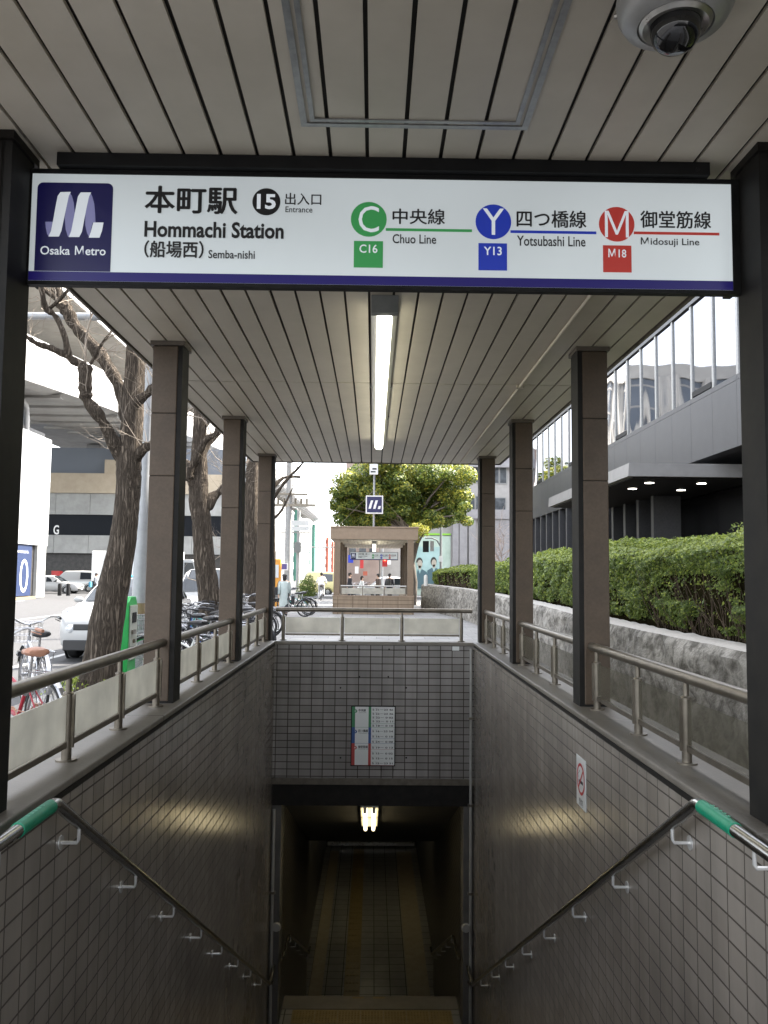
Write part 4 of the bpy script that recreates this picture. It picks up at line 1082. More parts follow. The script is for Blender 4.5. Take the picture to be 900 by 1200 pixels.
# ================================================================== camphor tree behind the second entrance
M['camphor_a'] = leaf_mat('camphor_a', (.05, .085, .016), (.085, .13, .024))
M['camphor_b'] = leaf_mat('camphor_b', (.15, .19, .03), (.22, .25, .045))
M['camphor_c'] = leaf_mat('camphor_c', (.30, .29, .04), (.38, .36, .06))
M['bark_grey'] = mat('bark_grey', (.10, .085, .07), .9, col2=(.17, .145, .12), scale=12, bump=.5, stretch=(3, 3, .6))
def leafy_tree(label, base, trunk_h, clumps, per, size, mix=(.55, .33)):
    t = thing('tree', base, label, 'tree')
    bx, by, bz = base
    b = MB(); b.tube([(bx, by, bz), (bx+.1, by, bz+trunk_h*.5), (bx-.05, by+.1, bz+trunk_h)], [.26, .2, .17], 12)
    for (cx, cy, cz2, r) in clumps[::2]:
        b.tube([(bx, by, bz+trunk_h*.9), ((bx+cx)/2, (by+cy)/2, (bz+trunk_h+cz2)/2+.2), (cx, cy, cz2)], [.11, .07, .02], 6)
    b.build('trunk', 'bark_grey', t, smooth=True)
    Cs, Ns, Ss, Ms = [], [], [], []
    for (cx, cy, cz2, r) in clumps:
        n = int(per*r*r); d = NPR.normal(size=(n, 3)); d /= np.linalg.norm(d, axis=1, keepdims=True)
        rad = r*np.clip(1-NPR.exponential(.16, n), .25, 1.08)
        c = np.array([cx, cy, cz2])+d*rad[:, None]*np.array([1.12, 1.0, .82])
        Cs.append(c); Ns.append(d+NPR.normal(scale=.6, size=(n, 3))+np.array([0, 0, .5])); Ss.append(size*NPR.uniform(.6, 1.3, n))
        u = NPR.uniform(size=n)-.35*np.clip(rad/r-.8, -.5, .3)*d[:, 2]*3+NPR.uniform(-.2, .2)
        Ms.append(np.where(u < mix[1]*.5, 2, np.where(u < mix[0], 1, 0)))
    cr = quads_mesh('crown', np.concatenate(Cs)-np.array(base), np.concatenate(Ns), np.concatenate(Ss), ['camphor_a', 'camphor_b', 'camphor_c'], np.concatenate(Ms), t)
    return t
r2 = random.Random(5)
cl = []
TYY = 50.0
# outline of the crown read as a handful of boughs, filled with smaller clumps
for (u, v, r) in ((415, 582, 1.5), (408, 566, 1.0), (432, 560, 1.6), (455, 552, 1.5), (452, 592, 1.5), (482, 560, 1.7), (478, 596, 1.5), (505, 556, 1.6), (508, 592, 1.4), (528, 575, 1.35), (536, 590, .8), (540, 560, 1.0), (520, 605, 1.0), (497, 608, 1.1), (430, 606, 1.1), (398, 590, .7), (412, 604, 1.0), (448, 610, 1.0), (470, 608, 1.0), (488, 612, .8), (535, 602, .8), (404, 600, .7), (470, 575, 1.8), (440, 578, 1.6)):
    q = at(u, v, TYY); cl.append((q.x, TYY+r2.uniform(-1.6, 1.8), q.z, r*.82))
    for _ in range(4):
        cl.append((q.x+r2.uniform(-.9, .9)*r, TYY+r2.uniform(-2.6, 2.2), q.z+r2.uniform(-.55, .6)*r, r*r2.uniform(.3, .5)))
leafy_tree('big yellow green evergreen tree behind the second entrance', (2.13, TYY, 0), 4.4, cl, 1500, .17)
q = at(497, 628, 40); M['camphor_a'] = leaf_mat('yellow_leaf', (.26, .28, .03), (.36, .36, .045))
leafy_tree('small bright yellow flowering tree beside the second entrance roof', (q.x-.35, 44.6, 0), 2.4, [(q.x+r2.uniform(-.3, .35), 44+r2.uniform(-.4, .4), q.z+.25+r2.uniform(-.45, .4), r2.uniform(.22, .36)) for _ in range(9)], 1500, .09, (.98, 1.5))
# ================================================================== bare street trees
def bark(name, c1, c2):
    m = bpy.data.materials.new(name); m.use_nodes = True
    n = m.node_tree; b = n.nodes['Principled BSDF']; L = n.links.new; b.inputs['Roughness'].default_value = .92; b.inputs['Specular IOR Level'].default_value = .2
    tc = n.nodes.new('ShaderNodeTexCoord'); mp = n.nodes.new('ShaderNodeMapping'); mp.inputs['Scale'].default_value = (17, 17, 2.0); L(tc.outputs['Object'], mp.inputs['Vector'])
    nz = n.nodes.new('ShaderNodeTexNoise'); nz.inputs['Scale'].default_value = 1.6; nz.inputs['Detail'].default_value = 8; nz.inputs['Distortion'].default_value = .8; L(mp.outputs[0], nz.inputs['Vector'])
    rg = n.nodes.new('ShaderNodeMath'); rg.operation = 'SUBTRACT'; rg.inputs[1].default_value = .5; L(nz.outputs['Fac'], rg.inputs[0])
    ab = n.nodes.new('ShaderNodeMath'); ab.operation = 'ABSOLUTE'; L(rg.outputs[0], ab.inputs[0])
    rp = n.nodes.new('ShaderNodeValToRGB'); e = rp.color_ramp.elements; e[0].position = .0; e[0].color = (*c1, 1); e[1].position = .16; e[1].color = (*c2, 1)
    L(ab.outputs[0], rp.inputs[0]); L(rp.outputs[0], b.inputs['Base Color'])
    mr = n.nodes.new('ShaderNodeMapRange'); mr.inputs[2].default_value = .14; L(ab.outputs[0], mr.inputs[0])
    bp = n.nodes.new('ShaderNodeBump'); bp.inputs['Strength'].default_value = 1.0; bp.inputs['Distance'].default_value = .035; L(mr.outputs[0], bp.inputs['Height']); L(bp.outputs[0], b.inputs['Normal'])
    return m
M['bark'] = bark('bark', (.055, .043, .033), (.165, .133, .103))
M['bark_light'] = mat('bark_light', (.20, .165, .13), .9, col2=(.28, .235, .19), scale=10)
def sub(pts, k):
    """smooth a polyline"""
    P = [Vector(p) for p in pts]; out = []
    for i in range(len(P)-1):
        p0 = P[max(i-1, 0)]; p1 = P[i]; p2 = P[i+1]; p3 = P[min(i+2, len(P)-1)]
        for j in range(k):
            s = j/k; out.append(.5*((2*p1)+(p2-p0)*s+(2*p0-5*p1+4*p2-p3)*s*s+(3*p1-p0-3*p2+p3)*s**3))
    out.append(P[-1]); return out
def twigs(mb, start, d, r, depth, rr, ln):
    d = d.normalized(); pts = [start]; p = start.copy(); q = d.copy(); steps = 4
    for i in range(steps):
        q = (q+Vector((rr.gauss(0, .24), rr.gauss(0, .24), rr.gauss(.07, .2)))).normalized(); p = p+q*ln/steps; pts.append(p.copy())
    mb.tube(pts, [r*(1-.7*i/steps) for i in range(steps+1)], 4 if r < .02 else 6, caps=False)
    if depth <= 0: return
    for i in range(rr.randint(2, 4)):
        k = rr.randint(1, steps); a = Vector((rr.gauss(0, 1), rr.gauss(0, 1), rr.gauss(.3, .8))).normalized()
        twigs(mb, pts[k], (q*.7+a*.8), r*rr.uniform(.4, .62), depth-1, rr, ln*rr.uniform(.5, .8))
def bare_tree(label, Y, trunk, limbs, seed, tw, n=20):
    """trunk: [(u, v, radius)], limbs: [[(u, v, dy, radius)...]]; all given where they stand at depth Y"""
    rr = random.Random(seed)
    base = at(trunk[0][0], trunk[0][1], Y); base.z = 0
    t = thing('street_tree', base, label, 'tree', 'bare street trees along the kerb')
    b = MB()
    P = [at(u, v, Y) for u, v, r in trunk]; P[0].z = -.02
    k = 7; pp = sub(P, k); rad = [r for u, v, r in trunk]; rs = []
    for i in range(len(rad)-1): rs += [rad[i]+(rad[i+1]-rad[i])*j/k for j in range(k)]
    rs.append(rad[-1]); rs[0] *= 1.25; rs[1] *= 1.1
    b.tube(pp, rs, n, jag=.045, rr=rr)
    b2 = MB()
    for lb in limbs:
        Q = sub([at(u, v, Y+dy) for u, v, dy, r in lb], 4); rad = [q[3] for q in lb]; rs = []
        for i in range(len(rad)-1): rs += [rad[i]+(rad[i+1]-rad[i])*j/4 for j in range(4)]
        rs.append(rad[-1])
        rs = [x*(1+.12*rr.gauss(0, 1)*(1 if i else 0)) for i, x in enumerate(rs)]
        b.tube(Q, rs, 10, jag=.06, rr=rr)
        e_ = Q[-1]; d = (Q[-1]-Q[-2])
        for i in range(tw):
            j = rr.randint(len(Q)//3, len(Q)-1); a = Vector((rr.gauss(0, 1), rr.gauss(0, 1), abs(rr.gauss(.4, .7)))).normalized()
            twigs(b2, Q[j], d.normalized()*.5+a, rr.uniform(.004, .009), 2, rr, rr.uniform(.4, 1.0))
        twigs(b2, e_, d, min(.016, rad[-1]*.7), 2, rr, 1.5)
    b.build('trunk', 'bark', t, smooth=True); b2.build('twigs', 'bark_light', t)
    return t
bare_tree('thick leaning bare street tree with rugged bark beside the green parking meter', 11.0,
    [(112, 815, .235), (127, 720, .215), (143, 640, .17), (150, 580, .155), (151, 545, .165), (154, 510, .145), (157, 455, .135), (160, 400, .125), (161, 330, .11), (165, 240, .09)],
    [[(146, 545, 0, .09), (133, 517, -.1, .085), (116, 487, -.25, .075), (102, 469, -.3, .085), (100, 450, -.3, .075), (100, 428, -.3, .088)],
     [(99, 428, -.3, .06), (82, 419, -.35, .05), (76, 395, -.4, .04), (66, 372, -.4, .036), (53, 360, -.45, .034), (50, 345, -.5, .032), (44, 322, -.5, .03), (36, 270, -.5, .02)],
     [(82, 419, -.35, .042), (60, 408, -.4, .04), (44, 403, -.5, .032), (28, 393, -.6, .03), (0, 380, -.7, .025)],
     [(152, 505, 0, .10), (143, 460, .1, .092), (121, 421, .2, .085), (102, 398, .25, .08), (86, 379, .3, .088), (80, 366, .3, .095), (70, 352, .35, .07), (62, 325, .4, .06), (50, 270, .5, .045)],
     [(86, 372, .3, .04), (60, 345, .2, .033), (35, 328, .1, .03), (0, 300, .1, .02)],
     [(53, 365, -.4, .026), (66, 355, -.45, .024), (80, 340, -.5, .02)],
     [(158, 540, 0, .07), (168, 526, -.15, .062), (180, 519, -.25, .05), (196, 505, -.4, .04)],
     [(155, 480, 0, .075), (163, 469, -.1, .065), (178, 457, -.2, .055), (200, 436, -.3, .045)],
     [(106, 427, -.3, .022), (118, 405, -.35, .018), (131, 388, -.4, .014)]], 3, 5)
bare_tree('second bare street tree rising behind the crowd of parked bicycles', 16.5,
    [(246, 740, .22), (245, 700, .21), (240, 660, .2), (236, 610, .185), (233, 585, .2), (233, 540, .16), (234, 500, .13), (236, 430, .1)],
    [[(237, 595, 0, .13), (228, 570, -.1, .11), (221, 555, -.2, .1), (231, 535, -.2, .07), (242, 515, -.3, .06), (255, 505, -.3, .05), (262, 470, -.3, .03)],
     [(240, 595, 0, .12), (250, 582, .1, .1), (262, 573, .2, .085), (275, 560, .3, .07)],
     [(232, 545, 0, .08), (244, 520, .2, .065), (256, 508, .3, .05), (270, 480, .4, .03)],
     [(232, 560, 0, .08), (222, 545, .2, .07), (200, 538, .3, .05)],
     [(233, 510, 0, .06), (246, 490, .1, .05), (262, 480, .1, .04)]], 8, 9)
bare_tree('third bare street tree between the third and last roadside columns', 24.0,
    [(292, 735, .24), (294, 690, .22), (294, 640, .21), (295, 580, .2), (296, 540, .17), (298, 470, .12)],
    [[(295, 590, 0, .1), (287, 570, 0, .07), (276, 556, 0, .05)], [(296, 560, 0, .09), (306, 540, .2, .06), (318, 520, .3, .04)], [(294, 640, 0, .05), (286, 634, 0, .03), (276, 640, 0, .02)]], 5, 7)
bare_tree('fourth bare street tree reaching pale branches past the last roadside column', 32.0,
    [(316, 712, .2), (317, 660, .19), (317, 600, .17), (318, 540, .12)],
    [[(317, 590, 0, .09), (330, 570, 0, .07), (340, 558, 0, .055), (350, 548, 0, .045), (365, 530, 0, .02)], [(317, 575, 0, .08), (332, 560, .3, .06), (352, 559, .5, .05)], [(318, 610, 0, .06), (330, 598, 0, .05), (343, 572, 0, .03)]], 6, 8)
# small pale blossoming tree by the black building
rr_ = random.Random(3)
q = at(588, 650, 45); t = thing('small_tree', (q.x, 45, 0), 'small bare pale branched tree at the end of the black building', 'tree')
b = MB(); b.tube([(q.x, 45, 0), (q.x+.05, 45, 1.6), (q.x, 45, 2.4)], [.09, .07, .05], 8)
b.build('trunk', mat('pale_bark', (.42, .34, .30), .9, col2=(.55, .46, .42), scale=20), t); b = MB()
for i in range(12): twigs(b, Vector((q.x, 45, 1.7+i*.12)), Vector((rr_.gauss(0, .6), rr_.gauss(0, .4), 1)), .03, 2, rr_, 1.7)
M['pale_bark'] = bpy.data.materials['pale_bark']; b.build('branches', 'pale_bark', t)

# ================================================================== poles, meter, signs on the kerb
q = at(163, 640, 12.6); xg = q.x
t = thing('street_lamp', (xg, 12.6, 0), 'tall grey steel street lamp pole behind the leaning tree', 'street lamp')
b = MB(); b.tube([(xg, 12.6, 0), (xg+.05, 12.6, 3), (xg+.12, 12.6, 6.2), (xg+.2, 12.6, 9.5)], [.105, .095, .085, .07], 16); b.build('pole', 'pole_grey', t, smooth=True)
b = MB(); p0 = at(20, 372, 12.6); b.tube([(xg+.08, 12.6, at(110, 371, 12.6).z), (p0.x-2, 12.6, p0.z+.02)], [.06, .05], 10); b.build('lamp_arm', 'pole_grey', t, smooth=True)
zt = at(158, 714, 12.5).z
b = MB(); b.lathe([(.107, zt-.07), (.108, zt-.07), (.108, zt+.09), (.107, zt+.09)], (xg+.012, 12.6, 0), 'Z', 18); b.build('yellow_sticker', 'kerb_yellow', t)
# green parking meter
M['meter_green'] = mat('meter_green', (.02, .33, .07), .35, col2=(.03, .38, .09), scale=5)
M['meter_grey'] = mat('meter_grey', (.36, .38, .33), .4, col2=(.42, .44, .39), scale=9)
q = at(148, 700, 11.9)
t = thing('parking_meter', (q.x, 11.9, 0), 'bright green parking meter cabinet behind the leaning tree', 'parking meter')
mx0 = at(139, 700, 11.9).x; mx1 = at(156, 700, 11.9).x; mz = at(148, 699, 11.9).z
b = MB(); b.prism([(11.72, 0), (12.12, 0), (12.12, mz-.08), (12.05, mz), (11.80, mz), (11.72, mz-.08)], 'X', mx0, mx1); b.build('cabinet', 'meter_green', t, bevel=.012)
b = MB(); b.box(mx1+.001, mx1+.02, 11.75, 12.08, .35, mz-.12); b.build('front_panel', 'meter_grey', t)
b = MB(); b.box(mx1+.021, mx1+.03, 11.82, 12.0, mz-.36, mz-.22); b.build('display', 'black', t)
b = MB(); b.cyl((mx1+.02, 11.9, mz-.62), (mx1+.045, 11.9, mz-.62), .03, n=12); b.box(mx1+.02, mx1+.04, 11.8, 11.95, mz-.52, mz-.46); b.build('coin_slot', 'steel_dull', t)

def flat_pole(name, label, cat, u, Y, h, r=.06, mt='pole_grey', group=None):
    x = at(u, 670, Y).x; t = thing(name, (x, Y, 0), label, cat, group)
    b = MB(); b.tube([(x, Y, 0), (x, Y, h)], [r, r*.8], 10); b.build('pole', mt, t, smooth=True); return t, x
M['pole_conc'] = mat('pole_conc', (.30, .30, .295), .7, col2=(.36, .36, .35), scale=8)
t, x = flat_pole('utility_pole', 'thick grey utility pole with transformer frame beside the distant white building', 'utility pole', 337, 41, 11, .17, 'pole_conc')
b = MB(); z = at(337, 592, 41).z
b.box(x-1.0, x+1.3, 40.85, 41.15, z-.06, z+.06); b.box(x-.9, x+.9, 40.8, 41.2, z+.5, z+.58)
for i in range(7): b.cyl((x-.8+i*.28, 41, z+.06), (x-.8+i*.28, 41, z+.34), .06, n=8)
b.build('cross_arm', 'steel_dull', t)
zp = at(333, 664, 40.7); b = MB(); b.box(zp.x-.17, zp.x+.17, 40.7, 40.74, zp.z-.17, zp.z+.17); sg = b.build('purple_sign', 'white_paint', t)
M['purple'] = mat('purple', (.10, .07, .22), .4)
b = MB(); b.box(zp.x-.13, zp.x+.13, 40.69, 40.7, zp.z-.13, zp.z+.13); b.build('sign_face', 'purple', sg)
t, x = flat_pole('utility_pole', 'thin grey pole with blank road sign boards seen from behind', 'utility pole', 349, 44, at(349, 598, 44).z, .10, 'pole_conc')
for (v0, v1, u0, u1) in ((610, 616, 338, 362), (617, 622, 338, 362)):
    a = at(u0, v1, 43.8); c = at(u1, v0, 43.8); b = MB(); b.box(a.x, c.x, 43.86, 43.9, a.z, c.z); b.build('sign_board', 'paper', t)
b = MB(); z = at(349, 624, 44).z; b.tube([(x-1.0, 44, z), (x+.6, 44, z)], .04, 6); z = at(349, 641, 44).z; b.tube([(x, 44, z), (x+1.9, 44, z)], .035, 6); b.tube([(x, 44, at(349, 600, 44).z), (x-.1, 44, at(349, 596, 44).z), (x-.4, 44, at(349, 594, 44).z)], .05, 6); b.build('arm', 'pole_conc', t)
b = MB(); z = at(351, 640, 44); b.box(z.x-.25, z.x+.1, 43.75, 43.9, z.z-.35, z.z+.2); b.build('control_box', 'lamp_grey', t)
t, x = flat_pole('traffic_signal', 'dark traffic signal on a curved arm in front of the turquoise poster', 'traffic light', 516.5, 58, at(516, 600, 58).z, .10, 'lamp_grey')
b = MB(); b.tube([at(516, 640, 58), at(512, 633, 58), at(506, 630.5, 58), at(498, 630.5, 58)], .05, 8); b.build('arm', 'lamp_grey', t)
a = at(495.5, 647, 57.8); c = at(502.5, 634, 57.8); b = MB(); b.box(a.x, c.x, 57.7, 57.9, a.z, c.z); b.build('signal_head', 'black', t)
a = at(504, 646, 57.8); c = at(508.5, 634, 57.8); b = MB(); b.box(a.x, c.x, 57.75, 57.9, a.z, c.z); b.build('signal_head', 'alu', t)
b = MB(); q = at(517, 655, 57.85); b.box(q.x-.16, q.x+.1, 57.8, 57.88, q.z-.2, q.z+.2); b.build('notice_plate', 'paper', t)
t, x = flat_pole('traffic_signal', 'red lit signal on a pole seen through the second entrance', 'traffic light', 448, 58, at(449, 655, 58).z+.8, .07, 'pole_grey')
M['red_lamp'] = emit('red_lamp', (1, .08, .04), 1.5)
a = at(448, 664, 57.8); c = at(454, 653, 57.8); b = MB(); b.box(a.x, c.x, 57.75, 57.9, a.z, c.z); hd_ = b.build('signal_head', 'red', t)
b = MB(); b.cyl(((a.x+c.x)/2, 57.70, c.z-.16), ((a.x+c.x)/2, 57.749, c.z-.16), .11, n=10); b.build('red_light', 'red_lamp', hd_)
a = at(321, 690, 36); c = at(328.5, 655, 36)
M['orange'] = mat('orange', (.70, .30, .03), .4, col2=(.75, .34, .05), scale=4)
t = thing('ticket_booth', ((a.x+c.x)/2, 36, 0), 'tall orange cabinet behind the last roadside column', 'cabinet')
b = MB(); b.box(a.x-.2, c.x, 36, 36.6, 0, c.z); b.build('cabinet', 'orange', t, bevel=.03)
b = MB(); b.box(a.x-.1, c.x-.06, 35.97, 35.998, c.z-.8, c.z-.25); b.build('notice', 'paper', t)
b = MB(); b.box(a.x-.1, c.x-.06, 35.97, 35.998, .4, 1.0); b.build('hatch', 'lamp_grey', t)

# ================================================================== bicycles
M['tyre'] = mat('tyre', (.02, .02, .02), .8)
M['chrome'] = mat('chrome', (.40, .40, .41), .25, 1.0, col2=(.5, .5, .51), scale=9)
M['frame_silver'] = mat('frame_silver', (.50, .50, .52), .3, .6)
M['frame_red'] = mat('frame_red', (.30, .018, .03), .3)
M['frame_black'] = mat('frame_black', (.02, .02, .024), .3)
M['frame_orange'] = mat('frame_orange', (.72, .20, .03), .35)
M['frame_teal'] = mat('frame_teal', (.05, .28, .28), .35)
M['frame_white'] = mat('frame_white', (.72, .72, .70), .35)
M['frame_blue'] = mat('frame_blue', (.05, .12, .36), .35)
M['saddle_black'] = mat('saddle_black', (.018, .018, .02), .4)
M['saddle_tan'] = mat('saddle_tan', (.34, .17, .11), .45)
M['guard_white'] = mat('guard_white', (.72, .72, .7), .3)
def make_bike(label, loc, rz, group):
    """city bicycle, x forward, wheels on the ground"""
    t = thing('bicycle', loc, label, 'bicycle', group, rz)
    bl = dict(parent=t, local=True)
    r = .325; xr_, xf = -.52, .56
    for xx in (xr_, xf):
        b = MB()
        n = 28
        vv = []; ff = []
        for i in range(n):
            a = 2*math.pi*i/n
            for j in range(6):
                q = 2*math.pi*j/6; R_ = r-.018+.018*math.cos(q); vv.append((xx+R_*math.cos(a), .018*math.sin(q), r+R_*math.sin(a)))
        for i in range(n):
            for j in range(6): ff.append((i*6+j, ((i+1) % n)*6+j, ((i+1) % n)*6+(j+1) % 6, i*6+(j+1) % 6))
        b.add(vv, ff); w_ = b.build('wheel', 'tyre', smooth=True, **bl)
        b = MB()
        for i in range(18):
            a = 2*math.pi*i/18; s = .02 if i % 2 else -.02
            b.tube([(xx, s, r), (xx+(r-.04)*math.cos(a), 0, r+(r-.04)*math.sin(a))], .0018, 3, caps=False)
        b.cyl((xx, -.04, r), (xx, .04, r), .022, n=8)
        b.lathe([(r-.037, -.011), (r-.052, -.009), (r-.052, .009), (r-.037, .011)], (xx, 0, r), 'Y', 28)
        b.build('rim', 'chrome', w_, local=True)
    b = MB()
    bb = Vector((-.08, 0, .29)); sc = Vector((-.24, 0, .62)); hd0 = Vector((.40, 0, .60)); hd1 = Vector((.355, 0, .80))
    b.tube([hd0, hd1], .022, 8); b.tube(sub([hd0+Vector((-.01, 0, .05)), (.25, 0, .46), (.08, 0, .34), bb], 3), .020, 8); b.tube([hd1-Vector((-.01, 0, .06)), (-.19, 0, .50)], .015, 8)
    b.tube([bb, sc], .017, 8)
    for s in (-1, 1):
        b.tube([bb+Vector((0, s*.03, 0)), (xr_, s*.055, r)], .009, 6); b.tube([sc+Vector((0, s*.018, -.03)), (xr_, s*.055, r)], .008, 6)
        b.tube(sub([(hd0.x+.01, s*.028, hd0.z-.02), (.46, s*.05, .46), (xf, s*.05, r)], 3), .010, 6)
    b.build('frame', 'frame_silver', smooth=True, **bl)
    b = MB(); b.tube([sc, (-.28, 0, .82)], .013, 8); b.build('seat_post', 'chrome', smooth=True, **bl)
    rings = []
    for x, w_, h, z in ((-.42, .055, .03, .855), (-.40, .095, .04, .862), (-.34, .105, .045, .865), (-.26, .075, .04, .86), (-.19, .035, .032, .856), (-.13, .022, .024, .852), (-.115, .012, .014, .85)):
        rings.append([(x, w_*math.cos(a), z+h*math.sin(a)*(1 if math.sin(a) > 0 else .9)) for a in np.linspace(0, 2*math.pi, 12, endpoint=False)])
    b = MB(); b.loft(rings); b.build('saddle', 'saddle_black', smooth=True, **bl)
    b = MB(); st = Vector((.335, 0, .93)); b.tube([hd1, st], .013, 8)
    for s in (-1, 1): b.tube(sub([st, (.36, s*.10, .955), (.31, s*.22, 1.02), (.20, s*.28, 1.02), (.10, s*.285, 1.01)], 3), .011, 8)
    hb = b.build('handlebar', 'chrome', smooth=True, **bl)
    b = MB()
    for s in (-1, 1): b.tube([(.19, s*.281, 1.02), (.08, s*.286, 1.008)], .017, 8); b.tube([(.24, s*.26, .995), (.11, s*.29, .975)], .006, 5)
    b.each('grip', 'saddle_black', hb, per=2, local=True)
    b = MB()  # wire basket
    for z, k in ((.72, .8), (.80, .88), (.88, .94), (.95, 1.0)):
        x0, x1, yy = .42, .42+.27*k, .17*k; b.tube([(x0, -yy, z), (x1, -yy, z), (x1, yy, z), (x0, yy, z), (x0, -yy, z)], .004, 4)
    for i in range(7):
        y = -.14+i*.0467; b.tube([(.66, y*1.15, .95), (.635, y, .72), (.43, y, .72), (.42, y*1.15, .95)], .0025, 4)
    for i in range(4):
        for s in (-1, 1): b.tube([(.46+i*.05, s*.168, .95), (.46+i*.045, s*.137, .72)], .0025, 4)
    b.build('basket', 'chrome', **bl)
    b = MB()
    for xx, a0, a1 in ((xr_, 25, 190), (xf, 20, 150)):
        vv, ff = [], []
        n = 14
        for i in range(n+1):
            a = R(a0+(a1-a0)*i/n)
            for y, dr in ((-.032, .022), (-.02, .034), (.02, .034), (.032, .022)): vv.append((xx+(r+dr)*math.cos(a), y, r+(r+dr)*math.sin(a)))
        for i in range(n):
            for j in range(3): ff.append((i*4+j, (i+1)*4+j, (i+1)*4+j+1, i*4+j+1))
        b.add(vv, ff)
    b.build('mudguards', 'chrome', **bl)
    b = MB()
    for s in (-1, 1): b.tube([(-.26, s*.05, .70), (-.82, s*.06, .70)], .007, 5); b.tube([(-.75, s*.06, .70), (xr_, s*.06, r)], .005, 5)
    for i in range(4): b.tube([(-.40-i*.12, -.055, .70), (-.40-i*.12, .055, .70)], .005, 5)
    b.build('rear_rack', 'chrome', **bl)
    b = MB(); b.lathe([(.09, -.004), (.095, 0), (.09, .004), (.07, 0)], (bb.x, .055, bb.z), 'Y', 18); b.tube([(bb.x, .07, bb.z), (bb.x+.13, .075, bb.z-.10)], .009, 6); b.tube([(bb.x, -.07, bb.z), (bb.x-.13, -.075, bb.z+.10)], .009, 6)
    b.box(bb.x+.10, bb.x+.17, .08, .16, bb.z-.115, bb.z-.09); b.box(bb.x-.17, bb.x-.10, -.16, -.08, bb.z+.09, bb.z+.115)
    b.tube([(bb.x, .06, bb.z+.07), (xr_, .06, r+.03)], .005, 4); b.tube([(bb.x, .06, bb.z-.07), (xr_, .06, r-.03)], .005, 4)
    b.build('crank', 'saddle_black', **bl)
    b = MB(); b.tube([(xr_, -.07, r), (xr_-.06, -.16, .01)], .008, 6); b.tube([(xr_, .07, r), (xr_-.06, .16, .01)], .008, 6); b.build('kickstand', 'chrome', **bl)
    b = MB(); b.cyl((.47, .075, .58), (.53, .075, .58), .03, .038, n=10); b.build('headlight', 'frame_black', **bl)
    return t
GB = 'bicycles parked along the kerb'
bike = make_bike('silver city bicycle with black saddle and wire basket parked by the kerb', (-3.86, 9.75, 0), R(122), GB)
dup(bike, (-3.15, 7.55, 0), R(140), 'red city bicycle with tan saddle and tan grips beside the darkened portal column', GB, {'frame_silver': 'frame_red', 'saddle_black': 'saddle_tan', 'chrome': 'chrome'})
row = [(-2.72, 12.0, 160, 'frame_white', 'white bicycle leaning against the grey lamp pole next to the meter'),
       (-2.42, 12.75, 168, 'frame_black', 'black bicycle close beside the second roadside column'),
       (-2.75, 13.3, 150, 'frame_silver', 'silver bicycle at the near end of the crowd under the second tree'),
       (-3.15, 13.9, 170, 'frame_black', 'black bicycle in front of the white minivan'),
       (-2.8, 14.5, 155, 'frame_blue', 'blue framed bicycle in the crowd below the second tree'),
       (-3.0, 15.1, 165, 'frame_white', 'white framed bicycle in the crowd below the second tree'),
       (-2.45, 15.5, 148, 'frame_orange', 'bright orange bicycle in the crowd beside the third roadside column'),
       (-3.0, 16.0, 172, 'frame_teal', 'teal bicycle beside the trunk of the second tree'),
       (-2.75, 16.7, 158, 'frame_black', 'black bicycle behind the teal one by the second tree'),
       (-2.9, 17.5, 166, 'frame_silver', 'silver bicycle last in the crowd by the second tree'),
       (-3.05, 19.9, 170, 'frame_black', 'black bicycle in front of the third tree'),
       (-3.0, 21.2, 160, 'frame_black', 'black bicycle at the foot of the third tree'),
       (-3.05, 22.4, 150, 'frame_silver', 'silver bicycle behind the third tree'),
       (-3.0, 31.2, 165, 'frame_black', 'black bicycle parked next to the woman in the pale coat'),
       (-2.95, 32.2, 172, 'frame_silver', 'silver bicycle parked beyond the woman in the pale coat'),
       (-3.0, 33.3, 158, 'frame_teal', 'teal bicycle by the shrub beyond the woman in the pale coat')]
for (x, y, a, c, lab) in row:
    dup(bike, (x, y, 0), R(a), lab, GB, dict({'frame_silver': c} if c != 'frame_silver' else {}, **({'chrome': 'frame_black'} if c in ('frame_black', 'frame_teal', 'frame_orange') else {})))

